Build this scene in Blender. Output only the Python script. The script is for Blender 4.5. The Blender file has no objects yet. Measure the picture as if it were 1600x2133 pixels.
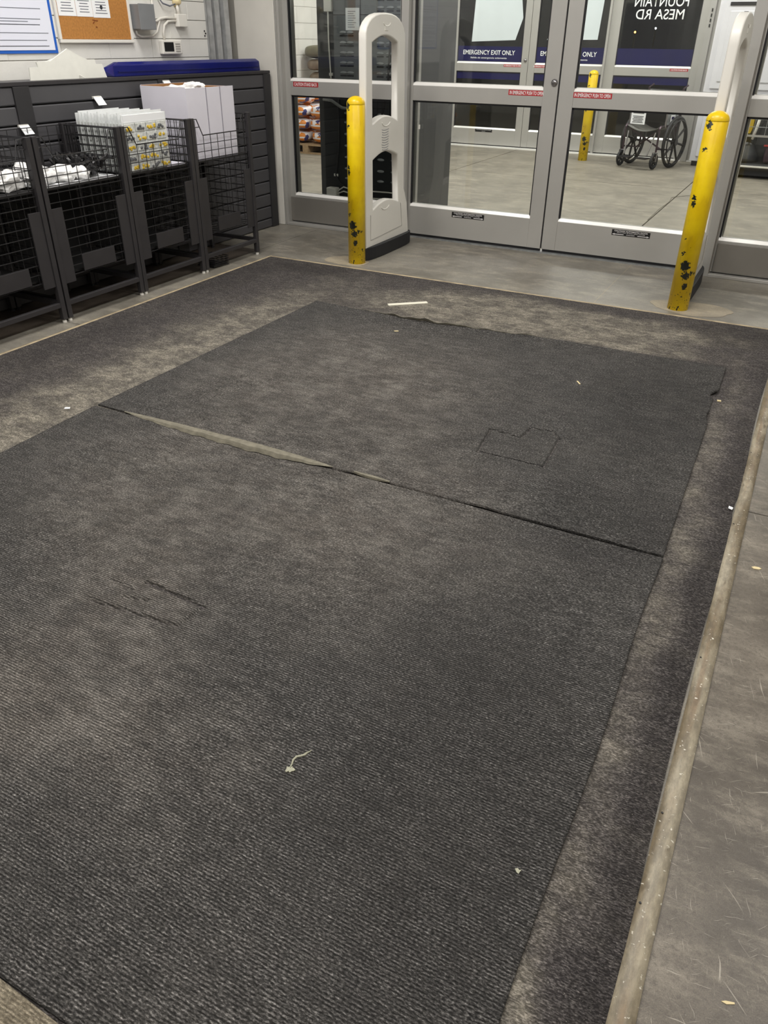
import bpy, bmesh, math, random
import numpy as np
from mathutils import Vector, Matrix, noise

random.seed(7)
SC = bpy.context.scene
COL = SC.collection
PI = math.pi

# ------------------------------------------------------------------ camera
YAW, PITCH, ROLL, FPX = -0.475102816, 0.555394872, 0.0122672779, 1590.79865
def cam_axes():
    ca, sa, cb, sb = math.cos(YAW), math.sin(YAW), math.cos(PITCH), math.sin(PITCH)
    f = Vector((sa*cb, ca*cb, -sb)); r = Vector((ca, -sa, 0)); u = r.cross(f)
    cc, s = math.cos(ROLL), math.sin(ROLL)
    return cc*r+s*u, -s*r+cc*u, f
_r, _u, _f = cam_axes()
camd = bpy.data.cameras.new('camera'); cam = bpy.data.objects.new('camera', camd); COL.objects.link(cam)
cam.matrix_world = Matrix(((_r.x, _u.x, -_f.x, 0), (_r.y, _u.y, -_f.y, 0), (_r.z, _u.z, -_f.z, 1.4), (0, 0, 0, 1)))
camd.sensor_fit = 'HORIZONTAL'; camd.sensor_width = 36.0; camd.lens = FPX/1600*36.0
camd.clip_start = 0.02; camd.clip_end = 300
SC.camera = cam

# ------------------------------------------------------------------ world, light, exposure
w = bpy.data.worlds.new('night'); SC.world = w; w.use_nodes = True
w.node_tree.nodes['Background'].inputs['Color'].default_value = (0.004, 0.005, 0.009, 1)
w.node_tree.nodes['Background'].inputs['Strength'].default_value = 1.0
SC.view_settings.view_transform = 'Standard'; SC.view_settings.look = 'None'
SC.view_settings.gamma = 1.0; SC.view_settings.use_curve_mapping = False
SC.view_settings.exposure = 0.0
CEIL = 3.6
# ceiling lamps: (x, y, watts)
LAMPS = [(-3.0, 3.6, 62), (-0.9, 3.6, 52), (1.4, 3.4, 40), (-3.0, 0.6, 46), (-0.9, 0.6, 36), (1.4, 0.6, 32), (-2.0, -1.6, 26),
         (-5.2, 7.4, 60), (-2.4, 7.4, 68), (0.6, 7.4, 60), (-5.2, 10.6, 75), (-2.4, 10.6, 78), (0.6, 10.6, 62)]

# ------------------------------------------------------------------ helpers
def lin(c):
    if isinstance(c, str):
        c = [int(c[i:i+2], 16) for i in (0, 2, 4)]
    return tuple(((v/255)/12.92 if v/255 <= 0.04045 else ((v/255+0.055)/1.055)**2.4) for v in c) + (1.0,)

def mat(name, color, rough=0.6, metal=0.0, var=0.0, scale=8.0, bump=0.0, bscale=60.0, spec=0.5, stretch=None, dark=0.6, trans=0.0, emit=0.0, vec='Object'):
    m = bpy.data.materials.new(name); m.use_nodes = True
    nt = m.node_tree; b = nt.nodes['Principled BSDF']
    c = lin(color)
    b.inputs['Base Color'].default_value = c
    b.inputs['Roughness'].default_value = rough; b.inputs['Metallic'].default_value = metal
    b.inputs['Specular IOR Level'].default_value = spec
    if trans: b.inputs['Transmission Weight'].default_value = trans
    if emit:
        b.inputs['Emission Color'].default_value = c; b.inputs['Emission Strength'].default_value = emit
    tc = nt.nodes.new('ShaderNodeTexCoord'); mp = nt.nodes.new('ShaderNodeMapping')
    nt.links.new(tc.outputs[vec], mp.inputs[0])
    if stretch: mp.inputs['Scale'].default_value = stretch
    if var > 0:
        n = nt.nodes.new('ShaderNodeTexNoise'); n.inputs['Scale'].default_value = scale; n.inputs['Detail'].default_value = 6
        nt.links.new(mp.outputs[0], n.inputs['Vector'])
        r = nt.nodes.new('ShaderNodeMapRange'); r.inputs['From Min'].default_value = 0.3; r.inputs['From Max'].default_value = 0.7
        nt.links.new(n.outputs['Fac'], r.inputs['Value'])
        mx = nt.nodes.new('ShaderNodeMix'); mx.data_type = 'RGBA'
        mx.inputs['A'].default_value = tuple(v*(1-var) for v in c[:3])+(1,)
        mx.inputs['B'].default_value = tuple(min(1, v*(1+var)) for v in c[:3])+(1,)
        nt.links.new(r.outputs[0], mx.inputs['Factor']); nt.links.new(mx.outputs['Result'], b.inputs['Base Color'])
    if bump > 0:
        n2 = nt.nodes.new('ShaderNodeTexNoise'); n2.inputs['Scale'].default_value = bscale; n2.inputs['Detail'].default_value = 4
        nt.links.new(mp.outputs[0], n2.inputs['Vector'])
        bp = nt.nodes.new('ShaderNodeBump'); bp.inputs['Strength'].default_value = bump; bp.inputs['Distance'].default_value = 0.002
        nt.links.new(n2.outputs['Fac'], bp.inputs['Height']); nt.links.new(bp.outputs[0], b.inputs['Normal'])
    return m

class NT:
    """tiny node-tree writer"""
    def __init__(s, name):
        s.m = bpy.data.materials.new(name); s.m.use_nodes = True; s.nt = s.m.node_tree
        s.b = s.nt.nodes['Principled BSDF']
        s.tc = s.nt.nodes.new('ShaderNodeTexCoord').outputs['Object']
    def n(s, t, **k):
        x = s.nt.nodes.new('ShaderNode'+t)
        for a, v in k.items(): setattr(x, a, v)
        return x
    def put(s, sock, v):
        if isinstance(v, bpy.types.NodeSocket): s.nt.links.new(v, sock)
        else: sock.default_value = v
    def math(s, op, a, b=0.0, c=None):
        x = s.n('Math', operation=op); s.put(x.inputs[0], a); s.put(x.inputs[1], b)
        if c is not None: s.put(x.inputs[2], c)
        return x.outputs[0]
    def vmath(s, op, a, b):
        x = s.n('VectorMath', operation=op); s.put(x.inputs[0], a); s.put(x.inputs[1], b)
        return x.outputs['Value'] if op in ('LENGTH', 'DISTANCE') else x.outputs[0]
    def noise(s, scale, detail=4, stretch=(1, 1, 1), vec=None, rough=0.5, off=(0, 0, 0), col=False):
        mp = s.n('Mapping'); s.put(mp.inputs[0], vec or s.tc); mp.inputs['Scale'].default_value = stretch; mp.inputs['Location'].default_value = off
        x = s.n('TexNoise'); x.inputs['Scale'].default_value = scale; x.inputs['Detail'].default_value = detail; x.inputs['Roughness'].default_value = rough
        s.put(x.inputs['Vector'], mp.outputs[0])
        return x.outputs['Color' if col else 'Fac']
    def ramp(s, v, a, b, lo=0.0, hi=1.0):
        x = s.n('MapRange', interpolation_type='SMOOTHSTEP'); s.put(x.inputs['Value'], v)
        x.inputs['From Min'].default_value = a; x.inputs['From Max'].default_value = b
        x.inputs['To Min'].default_value = lo; x.inputs['To Max'].default_value = hi
        return x.outputs[0]
    def mix(s, f, a, b, mode='MIX'):
        x = s.n('Mix', data_type='RGBA', blend_type=mode); s.put(x.inputs['Factor'], f); s.put(x.inputs['A'], a); s.put(x.inputs['B'], b)
        return x.outputs['Result']
    def spot(s, cx, cy, rx, ry, rot=0.0, warp=None, soft=0.6):
        mp = s.n('Mapping', vector_type='TEXTURE'); s.put(mp.inputs[0], warp or s.tc)
        mp.inputs['Location'].default_value = (cx, cy, 0); mp.inputs['Rotation'].default_value = (0, 0, rot); mp.inputs['Scale'].default_value = (rx, ry, 1e3)
        l = s.vmath('LENGTH', mp.outputs[0], (0, 0, 0))
        return s.ramp(l, 1.0, 1.0-soft)
    def warp(s, scale, amt):
        c = s.noise(scale, 3, col=True)
        o = s.vmath('SUBTRACT', c, (0.5, 0.5, 0.5)); o2 = s.n('VectorMath', operation='SCALE'); s.put(o2.inputs[0], o); o2.inputs['Scale'].default_value = amt
        return s.vmath('ADD', s.tc, o2.outputs[0])
    def sepxyz(s, v=None):
        x = s.n('SeparateXYZ'); s.put(x.inputs[0], v or s.tc); return x.outputs
    def bump(s, h, strength, dist):
        x = s.n('Bump'); x.inputs['Strength'].default_value = strength; x.inputs['Distance'].default_value = dist
        s.put(x.inputs['Height'], h); s.put(s.b.inputs['Normal'], x.outputs[0])

def origin_of(o):
    v = Vector((0, 0, 0))
    while o is not None:
        v += Vector(o.location); o = o.parent
    return v

def link(name, mesh, m, parent=None, smooth=False, bevel=0.0, segs=2, ang=0.6):
    o = bpy.data.objects.new(name, mesh); COL.objects.link(o)
    if m is not None and not mesh.materials: mesh.materials.append(m)
    if parent is not None: o.parent = parent
    if smooth:
        mesh.polygons.foreach_set('use_smooth', [True]*len(mesh.polygons))
    if bevel > 0:
        b = o.modifiers.new('bevel', 'BEVEL'); b.width = bevel; b.segments = segs; b.limit_method = 'ANGLE'; b.angle_limit = ang
    return o

class MB:
    def __init__(s): s.v = []; s.f = []
    def add(s, vs, fs):
        n = len(s.v); s.v += [tuple(p) for p in vs]; s.f += [tuple(i+n for i in f) for f in fs]; return s
    def box(s, x0, x1, y0, y1, z0, z1):
        return s.add([(x0,y0,z0),(x1,y0,z0),(x1,y1,z0),(x0,y1,z0),(x0,y0,z1),(x1,y0,z1),(x1,y1,z1),(x0,y1,z1)],
              [(0,3,2,1),(4,5,6,7),(0,1,5,4),(1,2,6,5),(2,3,7,6),(3,0,4,7)])
    def obox(s, c, size, M=None):
        M = M or Matrix.Identity(3); hx, hy, hz = [v/2 for v in size]; c = Vector(c)
        vs = [c+M@Vector(p) for p in ((-hx,-hy,-hz),(hx,-hy,-hz),(hx,hy,-hz),(-hx,hy,-hz),(-hx,-hy,hz),(hx,-hy,hz),(hx,hy,hz),(-hx,hy,hz))]
        return s.add(vs, [(0,3,2,1),(4,5,6,7),(0,1,5,4),(1,2,6,5),(2,3,7,6),(3,0,4,7)])
    def tube(s, pts, r, n=8, caps=True, closed=False):
        pts = [Vector(p) for p in pts]; N = len(pts); rs = r if isinstance(r, (list, tuple)) else [r]*N
        vs = []; fs = []; ref = None
        for i, p in enumerate(pts):
            if closed: t = pts[(i+1) % N]-pts[i-1]
            else: t = pts[min(i+1, N-1)]-pts[max(i-1, 0)]
            t.normalize()
            if ref is None:
                ref = Vector((0, 0, 1)) if abs(t.z) < 0.9 else Vector((1, 0, 0))
            a = t.cross(ref); a.normalize(); b = a.cross(t); b.normalize(); ref = b
            for k in range(n):
                q = 2*PI*k/n+PI/n
                vs.append(p+(a*math.cos(q)+b*math.sin(q))*rs[i])
        for i in range(N if closed else N-1):
            j = (i+1) % N
            for k in range(n):
                l = (k+1) % n
                fs.append((i*n+k, i*n+l, j*n+l, j*n+k))
        if caps and not closed:
            fs.append(tuple(range(n-1, -1, -1))); fs.append(tuple((N-1)*n+k for k in range(n)))
        return s.add(vs, fs)
    def lathe(s, c, prof, n=24, axis='Z'):
        vs = []; fs = []; c = Vector(c)
        for r, z in prof:
            for k in range(n):
                q = 2*PI*k/n; x, y = r*math.cos(q), r*math.sin(q)
                vs.append(c+(Vector((x, y, z)) if axis == 'Z' else Vector((z, x, y)) if axis == 'X' else Vector((x, z, y))))
        for i in range(len(prof)-1):
            for k in range(n):
                l = (k+1) % n; f = (i*n+k, i*n+l, (i+1)*n+l, (i+1)*n+k)
                fs.append(f if axis != 'Y' else f[::-1])
        a = tuple(range(n-1, -1, -1)); b = tuple((len(prof)-1)*n+k for k in range(n))
        fs += [a, b] if axis != 'Y' else [a[::-1], b[::-1]]
        return s.add(vs, fs)
    def prism(s, poly, axis, a0, a1):
        """poly: 2-D outline; axis X -> (y,z), Y -> (x,z), Z -> (x,y)"""
        n = len(poly)
        def P(p, a): return (a, p[0], p[1]) if axis == 'X' else (p[0], a, p[1]) if axis == 'Y' else (p[0], p[1], a)
        vs = [P(p, a0) for p in poly]+[P(p, a1) for p in poly]
        fs = [tuple(range(n)), tuple(range(2*n-1, n-1, -1))]+[(i, (i+1) % n+0, (i+1) % n+n, i+n)[::-1] for i in range(n)]
        return s.add(vs, fs)
    def ball(s, c, r, nu=12, nv=8, p=1.0):
        rx, ry, rz = r if isinstance(r, (tuple, list)) else (r, r, r); vs = []; fs = []
        sg = lambda v: math.copysign(abs(v)**p, v)
        for i in range(nv+1):
            t = PI*i/nv
            for k in range(nu):
                q = 2*PI*k/nu
                vs.append((c[0]+rx*sg(math.sin(t))*sg(math.cos(q)), c[1]+ry*sg(math.sin(t))*sg(math.sin(q)), c[2]-rz*sg(math.cos(t))))
        for i in range(nv):
            for k in range(nu):
                l = (k+1) % nu; fs.append((i*nu+k, i*nu+l, (i+1)*nu+l, (i+1)*nu+k))
        return s.add(vs, fs)
    def mesh(s, name, off=(0, 0, 0)):
        me = bpy.data.meshes.new(name); ox, oy, oz = off
        me.from_pydata([(x-ox, y-oy, z-oz) for x, y, z in s.v], [], s.f); me.update()
        bm = bmesh.new(); bm.from_mesh(me); bmesh.ops.remove_doubles(bm, verts=bm.verts, dist=1e-6) if len(s.v) < 4000 else None
        bmesh.ops.recalc_face_normals(bm, faces=bm.faces); bm.to_mesh(me); bm.free()
        return me
    def build(s, name, m, parent=None, **k):
        return link(name, s.mesh(name, origin_of(parent)), m, parent, **k)

def tag(o, label=None, cat=None, group=None, kind=None):
    if label: o['label'] = label
    if cat: o['category'] = cat
    if group: o['group'] = group
    if kind: o['kind'] = kind
    return o
def thing(name, loc, label, cat, group=None):
    o = bpy.data.objects.new(name, None); COL.objects.link(o); o.location = loc; o.empty_display_size = 0.1
    return tag(o, label, cat, group)
def group_structure(name, loc=(0, 0, 0)):
    o = bpy.data.objects.new(name, None); COL.objects.link(o); o.location = loc; o['kind'] = 'structure'; return o
def copy_tree(o, parent=None):
    c = o.copy(); COL.objects.link(c); c.parent = parent
    for ch in [x for x in KIDS.get(o.name, [])]:
        copy_tree(ch, c)
    return c
KIDS = {}
def index_kids():
    KIDS.clear()
    for x in COL.objects:
        if x.parent: KIDS.setdefault(x.parent.name, []).append(x)

def text(name, body, m, parent, loc, width, height, face='-Y', mirror=False, bold=0.0, label=None, tilt=0.0, depth=0.0006):
    cu = bpy.data.curves.new(name, 'FONT'); cu.body = body; cu.size = 1.0; cu.align_x = 'CENTER'; cu.align_y = 'CENTER'
    cu.offset = bold; cu.extrude = 0.0; cu.resolution_u = 3
    t = bpy.data.objects.new('tmp', cu); COL.objects.link(t)
    dg = bpy.context.evaluated_depsgraph_get(); me = bpy.data.meshes.new_from_object(t.evaluated_get(dg))
    bpy.data.objects.remove(t)
    co = np.zeros(len(me.vertices)*3); me.vertices.foreach_get('co', co); co = co.reshape(-1, 3)
    lo, hi = co.min(0), co.max(0); co -= (lo+hi)/2
    co[:, 0] *= width/(hi[0]-lo[0]); co[:, 1] *= height/(hi[1]-lo[1])
    if mirror: co[:, 0] *= -1
    x, y = co[:, 0].copy(), co[:, 1].copy()
    L = Vector(loc)-origin_of(parent)
    if face == '-Y': P = np.stack([x, np.zeros_like(x), y], 1)
    elif face == '+X': P = np.stack([np.zeros_like(x), x, y], 1)
    P += np.array(L); me.vertices.foreach_set('co', P.ravel()); me.update(); me.name = name
    me.materials.clear()
    return link(name, me, m, parent)

# ------------------------------------------------------------------ materials
M = {}
M['alu'] = mat('anodised_aluminium', 'b4b2ae', 0.42, 0.35, 0.04, 3, 0.05, 300)
M['alu_dark'] = mat('dark_anodised_aluminium', '8d8983', 0.42, 0.4, 0.05, 3)
M['alu_bead'] = mat('bright_glazing_bead', 'f4f2ee', 0.3, 0.1)
M['steel'] = mat('galvanised_steel', '9a9d9e', 0.4, 0.5, 0.22, 20)
M['guide'] = mat('scuffed_galvanised_guide', 'b4b5b6', 0.45, 0.15, 0.2, 14)
M['rubber'] = mat('black_rubber', '15151a', 0.6, 0, 0.1, 10)
M['black'] = mat('black_paint', '1a191b', 0.45, 0, 0.1, 12)
M['bin'] = mat('charcoal_powder_coat', '373537', 0.42, 0.1, 0.08, 12)
M['wire'] = mat('charcoal_wire', '2c2b2c', 0.4, 0.2)
M['slat'] = mat('grey_slat_board', '4b4a4d', 0.5, 0, 0.05, 6)
M['slat_dark'] = mat('dark_upright', '2d2c2e', 0.5, 0, 0.08, 8)
M['slat_gap'] = mat('slat_groove', '0e0d0e', 0.7)
M['white_wall'] = mat('white_painted_block', 'dddbd6', 0.65, 0, 0.05, 5, 0.5, 90)
M['column'] = mat('cream_painted_column', 'dcd8d0', 0.6, 0, 0.06, 4, 0.15, 40)
M['mortar'] = mat('painted_mortar', '9c9994', 0.8)
M['white_plastic'] = mat('white_plastic', 'e4e1da', 0.38, 0, 0.02, 5)
M['grey_box'] = mat('grey_metal_box', '85878a', 0.45, 0.2, 0.04, 10)
M['white_paper'] = mat('white_paper', 'f1f2f4', 0.8)
M['poster_white'] = mat('poster_white', 'e7e9f6', 0.4)
M['poster_blue'] = mat('poster_blue', '1f5fc0', 0.45)
M['ink'] = mat('dark_ink', '30323a', 0.8)
M['greyink'] = mat('grey_ink', '70747e', 0.8)
M['cork'] = mat('brown_cork', 'b27a3c', 0.85, 0, 0.16, 90, 0.5, 260)
M['torn'] = mat('torn_cork', '8a4a1c', 0.9, 0, 0.3, 60)
M['blue_gloss'] = mat('glossy_navy_plastic', '0f1664', 0.22, 0, 0.1, 6)
M['cream_card'] = mat('cream_foam_board', 'e9e8e0', 0.75, 0, 0.03, 20)
M['carton'] = mat('white_carton', 'dddae4', 0.7, 0, 0.03, 6)
M['cardboard'] = mat('brown_cardboard', 'a87a4c', 0.85, 0, 0.08, 20)
M['bag_plastic'] = mat('white_polythene', 'f0efee', 0.25, 0, 0.04, 20, 0.3, 50)
M['clear'] = mat('cloudy_clear_plastic', 'eef0f0', 0.25, 0, 0.04, 30)
M['pouch'] = mat('grey_clear_plastic', 'd3d5d2', 0.22, 0, 0.25, 60)
M['yellow_goods'] = mat('yellow_goods', 'd3b23c', 0.4, 0, 0.3, 80)
M['grey_goods'] = mat('grey_goods', '6d6f73', 0.4, 0.3, 0.4, 90)
M['red_sticker'] = mat('red_sticker', 'b0262e', 0.5, 0, 0.06, 30)
M['white_ink'] = mat('white_ink', 'efecec', 0.5)
M['black_sticker'] = mat('black_sticker', '121214', 0.45)
M['blue_film'] = mat('navy_window_film', '0c0f4a', 0.3, 0, 0.12, 3)
M['night_print'] = mat('white_lettering', 'f2f4f4', 0.5)
M['paper_sign'] = mat('pale_paper_sign', 'd3dcdf', 0.7, 0, 0.03, 4)
M['panel_grey'] = mat('dark_grey_sheet_metal', '4a4b4d', 0.38, 0.25, 0.06, 5)
M['panel_up'] = mat('mid_grey_sheet_metal', '74777a', 0.36, 0.25, 0.05, 5)
M['louvre'] = mat('louvre_metal', 'a2a5a8', 0.3, 0.3)
M['panel_low'] = mat('black_sheet_metal', '2c2e30', 0.42, 0.2, 0.08, 6)
M['olive'] = mat('olive_plastic_bag', '5f5a44', 0.45, 0, 0.25, 9)
M['brown_bag'] = mat('brown_plastic_bag', '7a6c5c', 0.45, 0, 0.3, 9)
M['wood'] = mat('pallet_wood', 'a58b6b', 0.85, 0, 0.15, 30, 0.3, 80)
M['asphalt'] = mat('asphalt', '17171a', 0.9, 0, 0.1, 40)
M['ceiling'] = mat('ceiling_paint', 'c9c8c4', 0.9)
M['white_metal'] = mat('white_enamel_panel', 'dedde2', 0.4, 0, 0.03, 4)
M['chrome'] = mat('chrome', '9c9a9c', 0.2, 0.9)
M['tyre'] = mat('black_tyre', '17181b', 0.6)
M['sling'] = mat('grey_vinyl_sling', '55544f', 0.55, 0, 0.1, 10)
M['purple'] = mat('dark_purple_tube', '4a3c44', 0.35, 0.6)
M['tan'] = mat('dusty_rubber_backing', '777264', 0.85, 0, 0.22, 40, 0.4, 200)
M['stick'] = mat('off_white_paper_strip', 'e0dccb', 0.7)
M['gum'] = mat('dried_white_gunk', 'a5a490', 0.6, 0, 0.2, 200, 0.6, 300)
M['chip'] = mat('pale_wood_chip', 'd8c79c', 0.8)
M['bead_line'] = mat('tan_edge_bead', 'a8987c', 0.7, 0, 0.3, 14)
M['cyel'] = mat('yellow_label', 'cfae3a', 0.5, 0, 0.05, 20)
M['redpl'] = mat('red_plastic', 'a02c28', 0.35)

def glass_material():
    m = bpy.data.materials.new('clear_door_glass'); m.use_nodes = True; nt = m.node_tree; nt.nodes.clear()
    out = nt.nodes.new('ShaderNodeOutputMaterial'); mx = nt.nodes.new('ShaderNodeMixShader')
    tr = nt.nodes.new('ShaderNodeBsdfTransparent'); tr.inputs[0].default_value = (0.93, 0.95, 0.94, 1)
    gl = nt.nodes.new('ShaderNodeBsdfGlossy'); gl.inputs['Roughness'].default_value = 0.02
    fr = nt.nodes.new('ShaderNodeFresnel'); fr.inputs[0].default_value = 1.5
    nt.links.new(fr.outputs[0], mx.inputs[0]); nt.links.new(tr.outputs[0], mx.inputs[1]); nt.links.new(gl.outputs[0], mx.inputs[2])
    nt.links.new(mx.outputs[0], out.inputs[0]); return m
M['glass'] = glass_material()

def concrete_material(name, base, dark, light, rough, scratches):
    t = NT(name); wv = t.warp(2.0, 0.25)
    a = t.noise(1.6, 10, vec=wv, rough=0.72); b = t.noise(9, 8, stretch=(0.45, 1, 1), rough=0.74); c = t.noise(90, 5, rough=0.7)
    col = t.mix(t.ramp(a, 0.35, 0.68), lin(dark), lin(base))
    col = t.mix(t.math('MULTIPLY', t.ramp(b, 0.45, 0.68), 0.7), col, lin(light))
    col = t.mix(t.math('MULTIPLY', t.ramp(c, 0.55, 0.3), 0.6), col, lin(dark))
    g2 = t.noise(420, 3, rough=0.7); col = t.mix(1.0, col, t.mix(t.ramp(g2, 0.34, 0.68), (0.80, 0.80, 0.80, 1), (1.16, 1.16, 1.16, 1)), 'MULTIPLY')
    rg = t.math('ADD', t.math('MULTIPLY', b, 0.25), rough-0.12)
    if scratches:
        for k, (rot, sc, th) in enumerate(((0.5, 5, 0.735), (-0.9, 4, 0.74), (1.45, 6, 0.74), (0.1, 9, 0.73), (0.9, 14, 0.73), (-0.35, 16, 0.73), (1.9, 12, 0.73))):
            m0 = t.n('Mapping'); t.put(m0.inputs[0], t.warp(3+k, 0.05)); m0.inputs['Rotation'].default_value = (0, 0, rot*1.7+k)
            mp = t.n('Mapping'); t.put(mp.inputs[0], m0.outputs[0]); mp.inputs['Scale'].default_value = (1.3, 30, 1)
            s1 = t.noise(sc, 2, vec=mp.outputs[0], off=(k*7, 0, 0))
            f = t.math('MULTIPLY', t.ramp(s1, th-0.05, th+0.03), 0.40)
            col = t.mix(f, col, lin('c9c2b4'))
        sp = t.noise(240, 2); col = t.mix(t.ramp(sp, 0.74, 0.8), col, lin('b8b2a6'))
    t.put(t.b.inputs['Base Color'], col); t.put(t.b.inputs['Roughness'], rg)
    t.bump(t.math('ADD', t.math('MULTIPLY', c, 0.5), b), 0.25, 0.003)
    return t.m
M['concrete'] = concrete_material('vestibule_concrete', '8c877e', '6a655c', 'a39c8d', 0.42, False)
M['concrete_far'] = concrete_material('entrance_concrete', '938c7f', '787267', 'a8a08f', 0.5, False)
M['concrete_shaded'] = concrete_material('shaded_concrete', '5d544b', '453d36', '6c6257', 0.45, False)  # darker copy of the concrete: shade under the bins put into the colour
M['concrete_side'] = concrete_material('polished_concrete', '6f675d', '4a433b', '8c8477', 0.40, True)
M['patch'] = concrete_material('cement_patch', 'a79a84', '8f8676', 'b8ac95', 0.6, False)

def carpet_material(name, base, lo, hi, brown, tan, period, ribs, spots, darks=(), ribdir='Y', DUST=0.62, WARP=0.5):
    """ribbed needle-punch carpet; spots: dusty zones, darks: clean dark zones"""
    t = NT(name); wv = t.warp(2.3, WARP); w2 = t.warp(9.0, 0.12)
    # fibres: short streaks, elongated along the ribs
    st = (0.42, 1, 1)
    f1 = t.noise(330, 3, stretch=st, rough=0.7); f2 = t.noise(150, 2, stretch=(0.35, 1, 1), rough=0.6)
    col = t.mix(t.ramp(f1, 0.40, 0.66), lin(lo), lin(base))
    col = t.mix(t.math('MULTIPLY', t.ramp(f1, 0.58, 0.76), 0.85), col, lin(hi))
    big = t.noise(1.4, 8, vec=wv, rough=0.7); mid = t.noise(7.0, 7, rough=0.72)
    blot = t.math('ADD', t.math('MULTIPLY', big, 0.6), t.math('MULTIPLY', mid, 0.4))
    f3 = t.noise(55, 4, stretch=(0.3, 1, 1), rough=0.7)
    col = t.mix(t.math('MULTIPLY', t.ramp(f3, 0.36, 0.62, 1.0, 0.0), 0.45), col, lin(lo))
    # walked-in dust
    fine = t.noise(22, 5, stretch=(0.6, 1, 1), rough=0.7)
    d = t.math('MULTIPLY', t.ramp(blot, 0.34, 0.74), 0.22)
    for cx, cy, rx, ry, rot, k in spots:
        s1 = t.spot(cx, cy, rx, ry, rot, wv, 0.8)
        d = t.math('ADD', d, t.math('MULTIPLY', t.math('MULTIPLY', s1, t.ramp(blot, -0.15, 0.95)), k))
    d = t.math('MULTIPLY', t.math('MINIMUM', d, 1.0), t.ramp(fine, 0.22, 0.62, 0.45, 1.0))
    dust = t.mix(t.ramp(mid, 0.42, 0.6), lin(brown), lin(tan))
    dust = t.mix(1.0, dust, t.mix(t.ramp(f1, 0.36, 0.70), (0.50, 0.50, 0.50, 1), (1.5, 1.5, 1.5, 1)), 'MULTIPLY')
    dust = t.mix(1.0, dust, t.mix(t.ramp(f3, 0.36, 0.62), (0.72, 0.72, 0.72, 1), (1.12, 1.12, 1.12, 1)), 'MULTIPLY')
    col2 = t.mix(t.math('MULTIPLY', d, DUST), col, dust)
    dk = None
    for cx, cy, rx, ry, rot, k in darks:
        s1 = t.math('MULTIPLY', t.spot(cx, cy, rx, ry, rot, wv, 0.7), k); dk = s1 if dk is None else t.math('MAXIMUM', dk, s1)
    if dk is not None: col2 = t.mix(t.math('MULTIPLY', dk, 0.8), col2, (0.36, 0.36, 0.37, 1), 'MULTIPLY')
    # occasional lint specks
    lint = t.noise(430, 1, off=(3, 5, 0)); col2 = t.mix(t.math('MULTIPLY', t.ramp(lint, 0.76, 0.8), 0.8), col2, lin('c9c6b8'))
    xyz = t.sepxyz(w2 if ribdir == 'W' else None)
    jit = t.math('MULTIPLY', t.noise(38, 2), 0.0045)
    ph = t.math('MULTIPLY', t.math('ADD', xyz[1], jit), 2*PI/period)
    rib = t.math('MULTIPLY_ADD', t.math('SINE', ph), 0.5, 0.5)
    col2 = t.mix(t.math('MULTIPLY', t.math('SUBTRACT', 1.0, rib), ribs*0.85), col2, lin('111110'))
    t.put(t.b.inputs['Base Color'], col2); t.b.inputs['Roughness'].default_value = 0.95; t.b.inputs['Specular IOR Level'].default_value = 0.12
    h = t.math('ADD', t.math('MULTIPLY', rib, ribs*1.2), t.math('ADD', f1, t.math('MULTIPLY', f2, 0.5)))
    t.bump(h, 0.7, 0.0022)
    return t.m

M['mat'] = carpet_material('ribbed_grey_mat', '7c7977', '343332', 'c8c5c0', '877f77', 'a09991', 0.0072, 0.8,
    [(-1.75, 3.0, 1.05, 1.1, 0.2, 1.2), (-1.7, 1.8, 1.0, 0.7, -0.3, 1.0), (-1.0, 2.0, 0.6, 0.8, 0.3, 0.8), (-1.35, 1.05, 0.7, 0.4, -0.7, 0.8), (-1.0, 0.8, 0.4, 0.35, 0, 0.5), (-1.55, 0.75, 0.5, 0.35, 0, 0.9)],
    [(-0.35, 3.3, 0.45, 0.9, 0, 0.5), (-0.3, 2.3, 0.35, 0.5, 0, 0.45), (-0.35, 1.1, 0.4, 0.9, 0.1, 0.4)])
M['base_carpet'] = carpet_material('walk_off_carpet', '6a6564', '302d2d', 'a09994', '857f74', 'b0a898', 0.0052, 0.25,
    [(-2.60, 3.3, 0.50, 1.6, 0, 1.3), (-2.60, 2.0, 0.45, 1.3, 0, 1.5), (-1.5, 4.28, 1.05, 0.50, 0.05, 2.8), (-0.75, 4.45, 0.8, 0.26, 0.1, 1.8), (-0.9, 4.15, 0.9, 0.24, 0.0, 1.8), (-0.10, 2.2, 0.09, 2.6, 0, 0.6), (-0.10, 0.72, 0.06, 0.12, 0, 1.1)],
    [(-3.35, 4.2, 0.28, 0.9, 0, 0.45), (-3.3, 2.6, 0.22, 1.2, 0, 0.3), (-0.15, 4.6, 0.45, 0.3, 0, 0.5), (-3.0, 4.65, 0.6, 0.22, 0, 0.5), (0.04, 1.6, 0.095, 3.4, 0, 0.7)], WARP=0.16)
M['beige_mat'] = carpet_material('beige_ribbed_mat', 'a39a88', '6f675a', 'cfc7b4', '8b7d66', 'b5aa92', 0.0060, 0.45, [(-0.9, 0.1, 0.6, 0.4, 0, 0.8)])

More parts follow.
